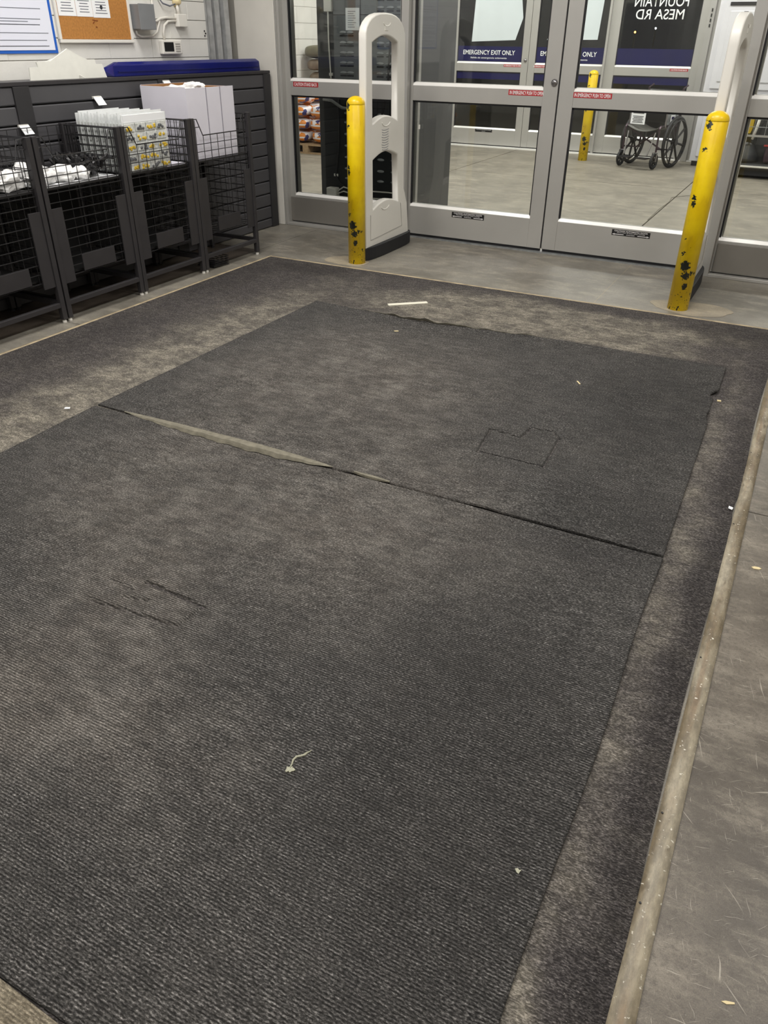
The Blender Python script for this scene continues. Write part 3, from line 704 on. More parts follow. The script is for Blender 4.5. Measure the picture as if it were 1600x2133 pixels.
# lower mat
xs = np.concatenate([np.linspace(-2.54, -1.60, 160)[:-1], np.linspace(-1.60, -1.20, 160)[:-1], np.linspace(-1.20, -0.121, 190)])
ysn = np.concatenate([[0, 0.003], np.linspace(0.008, 0.43, 110), np.linspace(0.432, 0.545, 90), np.linspace(0.55, 0.988, 110), [0.994, 0.998, 1.0]])
def warpB(X, T):
    Y = 0.322+(2.168-0.322)*T
    xl = -2.500-0.053*T; xr = -0.104-0.016*T+0.004*np.sin(Y*6)
    xl = xl+0.0*T
    U = (X-xs[0])/(xs[-1]-xs[0]); return xl+(xr-xl)*U, Y-0.004*U*(T < 0.5)
def zB(X, Y):
    z = 0.0112+0.0012*wave(X+3, Y)
    z = z+0.002*np.exp(-np.clip(2.168-Y, 0, 9)/0.03)*np.sin(X*5)
    z = z-0.004*lensw(X)*np.exp(-np.clip(2.168-Y, 0, 9)/0.03)
    for a, dp in (((-1.465, 1.300, -1.24, 1.288), .0065), ((-1.24, 1.288, -1.25, 1.187), .0035), ((-1.25, 1.187, -1.548, 1.159), .0045), ((-1.548, 1.159, -1.56, 1.17), .003), ((-1.475, 1.215, -1.40, 1.235), .004), ((-1.56, 1.262, -1.47, 1.252), .0025), ((-1.44, 1.305, -1.40, 1.296), .006)):
        z = z+groove(X, Y, *a, 0.0055, dp*2.0)
    return z
v, f = grid_mesh(xs, ysn, zB, warpB, 0.0042)
o = link('floor_mat', np_mesh('floor_mat_near', v, f), M['mat'], smooth=True)
tag(o, 'near ribbed grey floor mat filling the foreground, with gum spots', 'mat')
# beige mat in the bottom left corner
v, f = grid_mesh(np.linspace(-2.4, -0.30, 20), np.linspace(-0.9, 0.314, 12), lambda X, Y: 0.0105+0.0*X, lambda X, Y: (X, Y-0.03*(X+0.8)*(Y > 0.2)), 0.0042)
o = link('beige_mat', np_mesh('beige_mat', v, f), M['beige_mat']); tag(o, 'beige ribbed mat corner at the bottom left below the dark mat', 'mat')

# edge beads round the carpet and the worn metal edge on the right
def strip(name, x0, x1, y0, y1, h, m, seed=0, chip=()):
    n = 90; vs = []; fs = []; al = (x1-x0) > (y1-y0)
    for i in range(n+1):
        t = i/n
        j = 0.0016*noise.noise(Vector((t*34, seed, 0)))+0.001*noise.noise(Vector((t*90, seed, 5)))
        if al:
            x = x0+(x1-x0)*t; sec = [(x, y0+j, 0.0), (x, y0+j*0.5, h*0.8), (x, (y0+y1)/2, h), (x, y1+j, h*0.7), (x, y1-j, 0.0)]
        else:
            y = y0+(y1-y0)*t; sec = [(x0+j, y, 0.0), (x0+j, y, h*0.8), ((x0+x1)/2, y, h), (x1-j, y, h*0.7), (x1-j, y, 0.0)]
        vs += sec
    for i in range(n):
        for k in range(4): a = i*5+k; fs.append((a, a+1, a+6, a+5))
    o = MB().add(vs, fs).build(name, M[m], None, smooth=True); o['kind'] = 'structure'; return o
strip('trim_1', -3.462, 0.06, 4.810, 4.832, 0.0055, 'bead_line', 1)
strip('trim_2', -3.474, -3.453, -1.4, 4.832, 0.0055, 'bead_line', 2)
strip('trim_3', 0.048, 0.092, -1.4, 4.826, 0.0065, 'edge', 3)
mb = MB()
for y in (0.98, 1.205, 2.5, 1.75, 3.1): mb.lathe((0.0545, y, 0.0066), [(0.0026, 0), (0.0022, 0.0008), (0.0008, 0.0006)], 10)
o = mb.build('trim_screw', M['black']); o['kind'] = 'structure'

# cement patches round the bollards
for x, y, rx, ry in ((-2.90, 5.0, 0.17, 0.13), (-0.47, 5.03, 0.24, 0.15)):
    pts = []
    for k in range(40):
        q = 2*PI*k/40; r = 1+0.06*math.sin(3*q+x)+0.03*math.sin(7*q)
        pts.append((x+rx*r*math.cos(q), max(4.83, y+ry*r*math.sin(q))))
    MB().prism(pts, 'Z', -0.004, 0.0016).build('cement_patch', M['patch'], floor)
for pts in ([(-1.262, 7.70), (-1.27, 8.3), (-1.255, 8.75), (-1.278, 9.03), (-1.164, 9.23), (-1.10, 9.26)],):
    MB().tube([(x, y, 0.0003) for x, y in pts], 0.004, 5).build('crack', mat('crack_dark', '6c665b', 0.9), floor)

# ================================================================== BOLLARDS
def bollard(x, y, h, label, r=0.061):
    o = thing('bollard', (x, y, 0), label, 'bollard', 'yellow bollards')
    prof = [(r, 0), (r, h-0.048), (r*0.985, h-0.047)]
    MB().lathe((x, y, 0), prof, 40).build('post', M['bollard'], o, smooth=True, ).data.polygons.foreach_set
    dome = [(r*1.01, h-0.050), (r*1.0, h-0.046)]+[(r*math.cos(a), h-0.046+0.046*math.sin(a)) for a in np.linspace(0.12, 1.5, 10)]
    MB().lathe((x, y, 0), dome, 40).build('domed_cap', M['bollard'], o, smooth=True)
    return o
bollard(-2.812, 4.985, 1.075, 'chipped yellow bollard in front of the white pedestal on the left')
bollard(-0.545, 4.985, 1.085, 'chipped yellow bollard at the right beside the door post')
bollard(-2.885, 11.44, 1.075, 'yellow bollard seen through the glass, beside the wheelchair')

# ================================================================== SECURITY PEDESTALS
def arc(y0, y1, z, h, n=14):   # low arch from y0 to y1
    return [(y0+(y1-y0)*i/n, z+h*math.sin(PI*i/n)) for i in range(n+1)]
def pedestal(xc, label):
    o = thing('security_pedestal', (xc, 5.4, 0), label, 'security gate', 'white security pedestals')
    cu = bpy.data.curves.new('ped', 'CURVE'); cu.dimensions = '2D'; cu.fill_mode = 'BOTH'; cu.extrude = 0.018; cu.bevel_depth = 0.010; cu.bevel_resolution = 2
    def spl(pts):
        s = cu.splines.new('POLY'); s.points.add(len(pts)-1)
        for p, q in zip(s.points, pts): p.co = (q[0], q[1], 0, 1)
        s.use_cyclic_u = True
    g = 0.012
    outer = [(5.745, 0.08), (5.71, 0.30), (5.650, 0.42), (5.635, 0.9), (5.622, 1.30)]
    for i in range(15):
        a = PI*i/14; cy = 5.337
        outer.append((cy+0.285*math.copysign(abs(math.cos(a))**0.80, math.cos(a)), 1.385+0.148*abs(math.sin(a))**0.9))
    outer += [(5.052, 1.30), (5.055, 0.60), (5.060, 0.08)]
    spl([(min(max(y, 5.050+g), 5.9), z) for y, z in outer])
    spl(arc(5.140, 5.535, 0.885, 0.045)+arc(5.525, 5.132, 1.380, 0.045))
    spl(arc(5.150, 5.575, 0.330, 0.045)+arc(5.550, 5.145, 0.675, 0.045))
    t = bpy.data.objects.new('t', cu); COL.objects.link(t); dg = bpy.context.evaluated_depsgraph_get()
    me = bpy.data.meshes.new_from_object(t.evaluated_get(dg)); bpy.data.objects.remove(t)
    co = np.zeros(len(me.vertices)*3); me.vertices.foreach_get('co', co); co = co.reshape(-1, 3)
    P = np.stack([co[:, 2], co[:, 0]-5.4, co[:, 1]], 1); me.vertices.foreach_set('co', P.ravel()); me.update(); me.name = 'antenna_frame'
    link('antenna_frame', me, M['white_plastic'], o)
    xf = xc+0.042
    # moulded details on both faces
    for s_ in (1, -1):
        x1 = xc+s_*0.0285
        mb = MB()
        for k in range(9):
            yc, z = 5.335, 0.725+0.016*k; w_ = 0.045+0.004*(k % 3)
            mb.tube([(x1, yc-w_+2*w_*i/6, z-0.006*math.sin(PI*i/6)) for i in range(7)], 0.0016, 5)
        mb.build('grille_rib', M['greyink'], o)
        for zc, rr in ((0.900, 0.06), (0.345, 0.06), (1.49, 0.05)):
            MB().tube([(x1, 5.345+rr*math.cos(a), zc-rr*0.45*math.sin(a)) for a in np.linspace(0.15, PI-0.15, 12)], 0.004, 5).build('moulded_arc', M['white_plastic'], o)
        MB().tube([(x1, 5.60, 0.325), (x1, 5.63, 0.155), (x1, 5.12, 0.135), (x1, 5.12, 0.31)], 0.003, 5).build('moulded_line', M['mortar'], o)
        MB().obox((x1, 5.337, 1.455), (0.006, 0.05, 0.028)).build('clip', M['white_plastic'], o, bevel=0.004)
    MB().box(xc-0.01, xc+0.01, 5.32, 5.36, 1.528, 1.545).build('top_notch', M['black'], o)
    base = []
    for k in range(32):
        q = 2*PI*k/32
        base.append((xc+0.058*math.copysign(abs(math.cos(q))**0.6, math.cos(q)), 5.420+0.375*math.copysign(abs(math.sin(q))**0.6, math.sin(q))))
    MB().prism(base, 'Z', 0.0, 0.092).build('base_cover', M['rubber'], o, bevel=0.006)
    return o
pedestal(-2.800, 'white arched security pedestal with black foot behind the left bollard')
pedestal(-0.555, 'white arched security pedestal seen nearly edge-on behind the right bollard')

# ================================================================== SLAT WALL
XS = -4.055
sw = thing('slat_wall', (-4.1, 3.5, 0), 'long low charcoal slat wall fixture with black uprights along the left', 'shelving')
MB().box(-4.215, -4.075, 1.2, 5.79, 0.0, 1.15).build('back_panel', M['slat_gap'], sw)
MB().box(-4.225, XS+0.006, 1.2, 5.795, 1.150, 1.172).build('top_cap', M['bin'], sw, bevel=0.003)
ups = [(2.03, 2.13), (3.32, 3.43), (4.49, 4.60), (5.70, 5.79)]
for a, b in ups:
    MB().box(-4.09, XS+0.010, a, b, 0.0, 1.149).build('upright', M['slat_dark'], sw, bevel=0.002)
bays = [(1.2, 2.03), (2.13, 3.32), (3.43, 4.49), (4.60, 5.70)]
for a, b in bays:
    for k in range(12):
        z1 = 1.148-0.098*k; z0 = max(0.005, z1-0.090)
        MB().prism([(XS-0.03, z0), (XS-0.006, z0), (XS, z0+0.004), (XS, z1-0.006), (XS-0.004, z1), (XS-0.03, z1)], 'Y', 0, 1) if False else None
        m_ = MB(); pr = [(XS-0.03, z0), (XS-0.004, z0), (XS, z0+0.006), (XS, z1-0.006), (XS-0.006, z1), (XS-0.03, z1)]
        m_.add([(x, a+0.001, z) for x, z in pr]+[(x, b-0.001, z) for x, z in pr], [tuple(range(6)), tuple(range(11, 5, -1))]+[(i, (i+1) % 6, (i+1) % 6+6, i+6) for i in range(6)])
        m_.build('slat', M['slat'], sw)
for y, z, lab in ((3.922, 1.060, 'white price tag holder on the slat wall above the display packs'), (4.560, 1.125, 'white price tag holder on the slat wall behind the white carton'), (3.335, 0.945, 'white price tag holder on the leftmost black upright')):
    o = thing('price_tag', (XS+0.01, y, z), lab, 'tag', 'price tags on the slat wall')
    MB().box(XS+0.001, XS+0.016, y-0.03, y+0.03, z+0.004, z+0.018).build('clip', M['white_plastic'], o)
    MB().prism([(XS+0.016, z+0.016), (XS+0.046, z-0.030), (XS+0.043, z-0.032), (XS+0.012, z+0.014)], 'Y', y-0.032, y+0.038).build('card', M['white_paper'], o) if False else MB().add(
        [(XS+0.014, y-0.032, z+0.016), (XS+0.014, y+0.034, z+0.016), (XS+0.048, y+0.038, z-0.030), (XS+0.048, y-0.028, z-0.030), (XS+0.011, y-0.032, z+0.014), (XS+0.011, y+0.034, z+0.014), (XS+0.045, y+0.038, z-0.032), (XS+0.045, y-0.028, z-0.032)],
        [(0, 1, 2, 3), (7, 6, 5, 4), (0, 4, 5, 1), (1, 5, 6, 2), (2, 6, 7, 3), (3, 7, 4, 0)]).build('card', M['white_paper'], o)

# things resting on top of the slat wall
o = thing('bumper_sleeve', (-4.15, 4.9, 1.172), 'long glossy navy plastic channel lying on top of the slat wall', 'plastic channel')
sec = [(-4.205, 1.172), (-4.205, 1.215), (-4.165, 1.252), (-4.13, 1.252), (-4.105, 1.235), (-4.100, 1.172)]
vs = [(x, 4.155+(0.03 if z < 1.2 else 0.0)*0+(0.075 if z > 1.24 else 0.0), z) for x, z in sec]+[(x, 5.735-(0.01 if z > 1.24 else 0), z) for x, z in sec]
MB().add(vs, [tuple(range(6)), tuple(range(11, 5, -1))]+[(i, (i+1) % 6, (i+1) % 6+6, i+6) for i in range(6)]).build('shell', M['blue_gloss'], o, bevel=0.004)
MB().box(-4.099, -4.096, 4.19, 5.72, 1.198, 1.204).build('moulded_lip', M['blue_gloss'], o)
o = thing('foam_cutout', (-4.15, 3.8, 1.172), 'cream stepped board cutout with a pointed top standing behind the slat wall', 'sign board')
def P(px_): return px_
poly = [(3.508, 1.172), (3.515, 1.236), (3.578, 1.237), (3.572, 1.262), (3.672, 1.265), (3.815, 1.327), (3.945, 1.270), (4.018, 1.270), (4.025, 1.245), (4.075, 1.245), (4.100, 1.172)]
MB().prism(poly, 'X', -4.118, -4.110).build('front_board', M['cream_card'], o)
MB().prism([(3.55, 1.172), (3.62, 1.255), (3.85, 1.31), (4.00, 1.262), (4.05, 1.172)], 'X', -4.135, -4.127).build('rear_board', M['cream_card'], o)
MB().tube([(-4.105, 3.872, 1.19), (-4.09, 3.893, 1.176)], 0.003).build('cable_tie', M['white_plastic'], o)

# ================================================================== ON THE BLOCK WALL
XW = -4.247
def flat(name, y0, y1, z0, z1, x0, x1, m, parent, **k): return MB().box(x0, x1, y0, y1, z0, z1).build(name, M[m], parent, **k)
o = thing('notice_poster', (XW, 3.3, 1.3), 'large printed poster with bright blue border on the block wall', 'poster')
flat('border', 2.55, 3.868, 1.302, 1.94, XW, XW+0.004, 'poster_blue', o)
flat('sheet', 2.57, 3.848, 1.318, 1.92, XW+0.004, XW+0.006, 'poster_white', o)
mb = MB(); mb2 = MB(); rr = random.Random(4)
zs = [1.337, 1.352, 1.366, 1.377, 1.402, 1.417, 1.443, 1.458, 1.471, 1.500, 1.522, 1.575, 1.590, 1.602, 1.65, 1.67, 1.70]
for i, z in enumerate(zs):
    L_ = rr.uniform(0.55, 1.24) if i % 2 else 1.24-rr.uniform(0, 0.06)
    (mb if i % 3 else mb2).box(XW+0.006, XW+0.0066, 2.6, 2.6+L_-0.02, z, z+0.0035)
mb.build('printed_line', M['greyink'], o); mb2.build('printed_line', M['ink'], o)

o = thing('cork_board', (XW, 4.2, 1.36), 'cork notice board with white frame holding three printed sheets', 'notice board')
flat('cork', 3.905, 4.495, 1.375, 2.0, XW, XW+0.010, 'cork', o)
flat('frame_rail', 3.890, 4.515, 1.355, 1.373, XW, XW+0.018, 'white_plastic', o, bevel=0.002)
flat('frame_rail', 3.886, 3.906, 1.373, 2.0, XW, XW+0.018, 'white_plastic', o, bevel=0.002)
flat('frame_rail', 4.495, 4.513, 1.373, 2.0, XW, XW+0.018, 'white_plastic', o, bevel=0.002)
MB().obox((XW+0.0105, 4.20, 1.475), (0.002, 0.045, 0.006), Matrix.Rotation(-0.1, 3, 'X')).obox((XW+0.0105, 4.185, 1.463), (0.002, 0.018, 0.006), Matrix.Rotation(0.5, 3, 'X')).obox((XW+0.0105, 4.205, 1.440), (0.002, 0.012, 0.006)).build('torn_spot', M['torn'], o)
for y0, y1, zb, lab in ((3.915, 4.055, 1.494, 'white printed notice pinned leftmost on the cork board'), (4.058, 4.19, 1.493, 'white printed notice pinned in the middle of the cork board'), (4.192, 4.335, 1.490, 'white printed notice with a dark picture, rightmost on the cork board')):
    p = thing('notice_sheet', (XW+0.011, y0, zb), lab, 'notice', 'notices on the cork board')
    flat('paper', y0, y1, zb, zb+0.23, XW+0.0105, XW+0.0115, 'white_paper', p)
    mb = MB()
    for k in range(11):
        L_ = rr.uniform(0.6, 0.95)*(y1-y0-0.03); c = (y0+y1)/2
        mb.box(XW+0.0116, XW+0.0120, c-L_/2, c+L_/2, zb+0.022+k*0.0145, zb+0.0262+k*0.0145)
    mb.build('printed_line', M['greyink'], p)
    if 'picture' in lab: MB().lathe((XW+0.0117, y0+0.075, zb+0.055), [(0.012, 0), (0.011, 0.0004)], 16, 'X').build('printed_picture', M['ink'], p)
o = thing('electrical_box', (XW, 4.58, 1.42), 'grey metal electrical box on the block wall beside the cork board', 'electrical box')
flat('housing', 4.530, 4.672, 1.432, 1.572, XW, XW+0.075, 'grey_box', o, bevel=0.004)
flat('cover', 4.526, 4.676, 1.430, 1.575, XW+0.075, XW+0.079, 'grey_box', o, bevel=0.002)
o = thing('thermostat', (XW, 4.86, 1.28), 'white wall thermostat with dark screen under the conduit', 'thermostat')
flat('body', 4.765, 4.965, 1.288, 1.372, XW, XW+0.034, 'white_plastic', o, bevel=0.006)
flat('screen', 4.782, 4.878, 1.305, 1.360, XW+0.034, XW+0.0355, 'black_sticker', o)
for k in range(4): flat('button', 4.897, 4.945, 1.303+k*0.0145, 1.3095+k*0.0145, XW+0.034, XW+0.0365, 'mortar', o)
o = thing('junction_box', (XW, 5.0, 1.45), 'small white junction box where the conduits meet', 'junction box')
flat('housing', 4.955, 5.045, 1.452, 1.528, XW, XW+0.04, 'white_plastic', o, bevel=0.004)
o = thing('wall_sensor', (XW, 4.99, 1.56), 'small round cream sensor above the junction box', 'sensor')
MB().lathe((XW, 4.985, 1.600), [(0.032, 0), (0.032, 0.012), (0.018, 0.02), (0.016, 0.04), (0.012, 0.042)], 20, 'X').build('body', mat('cream_plastic', 'd9c79a', 0.5), o, smooth=True)
o = thing('conduit', (XW, 4.8, 1.4), 'painted white conduits curving between the wall boxes', 'conduit')
xc = XW+0.012
MB().tube([(xc, 4.672, 1.482), (xc, 4.76, 1.483), (xc, 4.80, 1.497), (xc, 4.85, 1.503), (xc, 4.958, 1.500)], 0.0085, 8).build('pipe', M['column'], o, smooth=True)
MB().tube([(xc, 4.815, 1.372), (xc, 4.815, 1.42), (xc, 4.83, 1.458), (xc, 4.87, 1.482), (xc, 4.958, 1.487)], 0.0085, 8).build('pipe', M['column'], o, smooth=True)
MB().tube([(xc, 4.55, 1.432), (xc, 4.555, 1.405), (xc, 4.59, 1.392), (xc, 4.70, 1.395), (xc, 4.75, 1.418), (xc, 4.775, 1.46), (xc, 4.79, 1.49)], 0.0065, 8).build('pipe', M['column'], o, smooth=True)
MB().tube([(xc, 4.985, 1.58), (xc, 4.99, 1.527)], 0.012, 8).build('pipe', M['column'], o, smooth=True)
MB().tube([(xc, 4.735, 1.60), (xc, 4.735, 2.6)], 0.006, 8).tube([(xc, 4.735, 1.49), (xc, 4.735, 1.61)], 0.006, 8).build('pipe', M['column'], o, smooth=True)
MB().tube([(xc, 4.80, 1.62), (xc+0.01, 4.83, 1.585), (xc+0.01, 4.90, 1.572), (xc+0.01, 4.955, 1.585)], 0.005, 6).build('cable', M['greyink'], o, smooth=True)

# ================================================================== WIRE BINS
XFb, XBb = -3.590, -4.035
def wire_bin(y0, y1, label, full):
    o = thing('wire_bin', ((XFb+XBb)/2, y0, 0), label, 'merchandise bin', 'charcoal wire bins along the slat wall')
    H_ = 0.955; p = 0.030
    for x in (XFb, XBb+0.02):
        for y in (y0, y1-p):
            MB().box(x-p/2, x+p/2, y, y+p, 0.018, H_).build('post', M['bin'], o, bevel=0.002)
    for x in (XFb, XBb+0.02):
        for y in (y0, y1-p):
            MB().lathe((x, y+p/2, 0), [(0.012, 0), (0.012, 0.008), (0.006, 0.018)], 12).build('levelling_foot', M['white_plastic'] if x == XFb else M['rubber'], o)
    xf = XFb+p/2
    MB().box(XFb-0.013, XFb+0.013, y0+p, y1-p, 0.088, 0.114).build('lower_rail', M['bin'], o, bevel=0.002)
    MB().box(XBb+0.007, XBb+0.033, y0+p, y1-p, 0.088, 0.114).build('lower_rail', M['bin'], o, bevel=0.002)
    for y in (y0+0.015, y1-0.015): MB().box(XBb+0.02, XFb, y-0.012, y+0.012, 0.095, 0.12).build('side_rail', M['bin'], o)
    MB().tube([(XFb, y0+0.04, 0.235), (XBb+0.04, y1-0.05, 0.20)], 0.008, 6).build('brace', M['bin'], o)
    # front mesh of the lower compartment
    r = 0.0026; a, b = y0+p, y1-p; mb = MB(); xm = XFb-0.004
    nz = 9
    for k in range(nz+1): mb.tube([(xm, a, 0.238+k*0.0485), (xm, b, 0.238+k*0.0485)], r, 5)
    for k in range(8): y = a+0.01+(b-a-0.02)*k/7; mb.tube([(xm-0.004, y, 0.238), (xm-0.004, y, 0.69)], r*0.55, 5)
    mb.build('front_mesh', M['wire'], o)
    # upper front mesh with a dipped opening
    yd0, yd1 = a+0.050, b-0.045
    MB().tube([(xm, a-0.008, 0.946), (xm, yd0-0.005, 0.946), (xm, yd0+0.045, 0.850), (xm, yd1-0.03, 0.850), (xm, yd1, 0.946), (xm, b+0.008, 0.946)], 0.0036, 6).build('front_rim', M['wire'], o, smooth=True)
    mb = MB()
    for z in (0.71, 0.755, 0.80): mb.tube([(xm, a, z), (xm, b, z)], r, 5)
    for z in (0.90,):
        mb.tube([(xm, a, z), (xm, yd0+0.02, z)], r, 5); mb.tube([(xm, yd1-0.015, z), (xm, b, z)], r, 5)
    for k in range(8):
        y = a+0.03+(b-a-0.06)*k/7; zt = 0.85 if yd0+0.03 < y < yd1-0.02 else 0.94
        mb.tube([(xm-0.004, y, 0.70), (xm-0.004, y, zt)], r*0.9, 5)
    mb.build('upper_mesh', M['wire'], o)
    # side meshes
    for y in (y0+p/2, y1-p/2):
        mb = MB(); xa, xb = XFb-p/2, XBb+0.03
        for k in range(5): z = 0.946-k*0.05; mb.tube([(xa, y, z), (xb, y, z)], 0.0034 if k == 0 else r, 5)
        for k in range(9): z = 0.24+k*0.0485; mb.tube([(xa, y, z), (xb, y, z)], r, 5)
        for k in range(8): x = xa+(xb-xa)*(k+0.5)/8; mb.tube([(x, y+0.004, 0.24), (x, y+0.004, 0.946)], r*0.9, 5)
        mb.build('side_mesh', M['wire'], o)
    mb = MB(); xb = XBb+0.02
    for k in range(15): z = 0.24+k*0.0505; mb.tube([(xb, a, z), (xb, b, z)], r, 5)
    for k in range(8): y = a+(b-a)*(k+0.5)/8; mb.tube([(xb+0.004, y, 0.24), (xb+0.004, y, 0.946)], r*0.9, 5)
    mb.build('back_mesh', M['wire'], o)
    # deck carrying the goods, bottom deck
    MB().box(XBb+0.03, XFb-0.008, a, b, 0.690, 0.700).build('deck', M['black'], o)
    mb = MB()
    for k in range(11): y = a+(b-a)*(k+0.5)/11; mb.tube([(XBb+0.03, y, 0.236), (XFb-0.01, y, 0.236)], r, 5)
    mb.build('bottom_deck', M['wire'], o)
    if full:
        MB().box(XBb+0.045, XBb+0.055, a+0.004, b-0.004, 0.25, 0.685).box(XBb+0.055, XFb-0.03, a+0.004, b-0.004, 0.242, 0.252).build('dark_inner_panel', M['slat_gap'], o)  # near-black back and bottom panels inside the lower compartment
    # flat plates at the corners and the label plate
    for ya, yb in ((a+0.001, a+0.078), (b-0.078, b-0.001)):
        MB().box(XFb+0.000, XFb+0.008, ya, yb, 0.205, 0.600).build('side_plate', M['bin'], o, bevel=0.001)
    c = (a+b)/2
    MB().box(XFb-0.001, XFb+0.006, c-0.125, c+0.125, 0.245, 0.335).build('label_plate', M['bin'], o, bevel=0.001)
    return o
wire_bin(2.365, 2.975, 'charcoal wire bin cut by the left edge, nearest of the row', True)
wire_bin(2.985, 3.602, 'charcoal wire bin holding crumpled white bags and black straps', True)
wire_bin(3.608, 4.212, 'charcoal wire bin holding the clear compartment packs', True)
wire_bin(4.218, 4.845, 'charcoal wire bin holding the tall white carton, end of the row', False)

ZD = 0.701
# white carton
o = thing('carton', (-3.82, 4.5, ZD), 'tall open white carton with brown inside standing in the last wire bin', 'box')
cx0, cx1, cy0, cy1, cz = -4.0, -3.628, 4.262, 4.745, 1.118
t_ = 0.005
MB().box(cx1-t_, cx1, cy0, cy1, ZD, cz).build('front_panel', M['carton'], o)
MB().box(cx0, cx1-t_, cy0, cy0+t_, ZD, cz+0.006).build('side_panel', M['carton'], o)
MB().box(cx0, cx1-t_, cy1-t_, cy1, ZD, cz-0.004).build('side_panel', M['carton'], o)
MB().box(cx0, cx0+t_, cy0+t_, cy1-t_, ZD, cz+0.01).build('rear_panel', M['carton'], o)
MB().box(cx0+t_, cx1-t_, cy0+t_, cy1-t_, ZD, ZD+0.005).build('bottom_panel', M['cardboard'], o)
MB().box(cx1-t_-0.002, cx1-t_, cy0+t_, cy1-t_, ZD+0.01, cz-0.001).box(cx0+t_, cx0+t_+0.002, cy0+t_, cy1-t_, ZD+0.01, cz+0.009).box(cx0+t_, cx1-t_, cy1-t_-0.002, cy1-t_, ZD+0.01, cz-0.005).build('inner_lining', M['cardboard'], o)
MB().box(cx1, cx1+0.0015, 4.455, 4.462, ZD, cz).box(cx1, cx1+0.0015, 4.60, 4.607, ZD, cz).build('crease', mat('carton_crease', '8d8a96', 0.8), o)
def crumple(name, c, r, m, parent, seed, amp=0.35, nu=22, nv=14, flat=1.0):
    rx, ry, rz = r; vs = []; fs = []
    for i in range(nv+1):
        t = PI*i/nv
        for k in range(nu):
            q = 2*PI*k/nu; d = Vector((math.sin(t)*math.cos(q), math.sin(t)*math.sin(q), -math.cos(t)))
            s_ = 1+amp*(noise.noise(d*2.2+Vector((seed, 0, 0)))+0.6*abs(noise.noise(d*5.1+Vector((seed, 3, 0)))))
            vs.append((c[0]+rx*d.x*s_, c[1]+ry*d.y*s_, max(c[2]-rz*0.75, c[2]+rz*d.z*s_)))
    for i in range(nv):
        for k in range(nu):
            l = (k+1) % nu; fs.append((i*nu+k, i*nu+l, (i+1)*nu+l, (i+1)*nu+k))
    return MB().add(vs, fs).build(name, M[m], parent)
for i, (c, r, lab) in enumerate((((-3.80, 4.37, 1.105), (0.10, 0.055, 0.022), 'crumpled white bag topping the carton on its left side'), ((-3.76, 4.50, 1.11), (0.09, 0.05, 0.028), 'crumpled white bag topping the carton in its middle'))):
    b_ = crumple('plastic_bag', c, r, 'bag_plastic', None, i*5.0, 0.5); tag(b_, lab, 'bag')

# compartment packs
def pack(x, y0, y1, label):
    o = thing('compartment_pack', (x, y0, ZD), label, 'display pack', 'clear compartment packs in the third bin')
    MB().box(x-0.003, x, y0, y1, ZD, 1.012-0.006*math.sin(x*90)).build('backing', M['clear'], o)
    return o
npk = 15
ORD = ['first', 'second', 'third', 'fourth', 'fifth', 'sixth', 'seventh', 'eighth', 'ninth', 'tenth', 'eleventh', 'twelfth', 'thirteenth', 'fourteenth', 'fifteenth']
for i in range(npk):
    x = -3.955+0.335*i/(npk-1); sh = 0.012*i*0.4
    o = pack(x, 3.645+sh*0.3, 3.972+sh, 'compartment pack standing %s from the slat wall in the row' % ORD[i] if 0 < i < npk-1 else ('clear compartment pack at the back of the row against the slat wall' if i == 0 else 'front clear compartment pack showing rows of small yellow and grey goods'))
    y0, y1 = 3.645+sh*0.3, 3.972+sh
    if i == npk-1:
        rows = 5
        for r_ in range(rows):
            for c_ in range(4):
                ya = y0+0.012+c_*(y1-y0-0.02)/4; yb = ya+(y1-y0-0.02)/4-0.008; za = ZD+0.008+r_*0.052
                MB().box(x, x+0.010, ya, yb, za, za+0.044).build('compartment', M['pouch'], o, bevel=0.002)
                mb = MB(); q = random.Random(r_*7+c_)
                for k in range(6): mb.ball((x+0.0115, q.uniform(ya+0.01, yb-0.012), za+q.uniform(0.008, 0.026)), (0.004, 0.011, 0.008), 6, 4)
                mb.build('small_goods', M['yellow_goods'] if (r_*3+c_*2) % 5 < 3 else M['grey_goods'], o)
        MB().box(x, x+0.004, y0+0.01, y1-0.01, 0.965, 1.004).build('header_card', M['white_paper'], o)
    else:
        mb = MB(); q = random.Random(i)
        for z in (0.71, 0.762, 0.814, 0.866, 0.918): mb.box(x, x+0.008, y0+0.012, y1-0.012, z, z+0.042)
        mb.build('compartment', M['pouch'], o)
# second row of packs behind the post, resting flat
o = thing('flat_sheet', (-3.8, 3.9, ZD), 'pale sheet lying flat on the deck beside the compartment packs', 'sheet')
MB().box(-3.99, -3.612, 3.99, 4.17, ZD, ZD+0.006).build('board', M['carton'], o)

# bags and straps in the first two bins
rb = random.Random(9)
for i, (x, y, rx, ry, rz, lab) in enumerate((
    (-3.705, 3.09, 0.070, 0.075, 0.050, 'crumpled white bag nearest the left post in the second wire bin'),
    (-3.705, 3.24, 0.070, 0.072, 0.045, 'crumpled white bag in the middle of the second wire bin'),
    (-3.685, 3.355, 0.048, 0.045, 0.035, 'small crumpled white bag beside the black straps'),
    (-3.875, 3.16, 0.075, 0.11, 0.050, 'crumpled white bag at the back of the second wire bin'),
    (-3.705, 2.87, 0.075, 0.078, 0.055, 'crumpled white bag in the nearest wire bin beside its post'),
    (-3.705, 2.64, 0.075, 0.115, 0.055, 'crumpled white bag in the nearest wire bin at the left edge'),
    (-3.885, 2.75, 0.075, 0.14, 0.050, 'crumpled white bag at the back of the nearest wire bin'))):
    tag(crumple('plastic_bag', (x, y, ZD+rz*0.75+0.004), (rx, ry, rz), 'bag_plastic', None, i*3.3, 0.42), lab, 'bag', 'white bags in the wire bins')
o = thing('strap_tangle', (-3.8, 3.48, ZD), 'tangle of black straps and buckles in the second wire bin', 'straps')
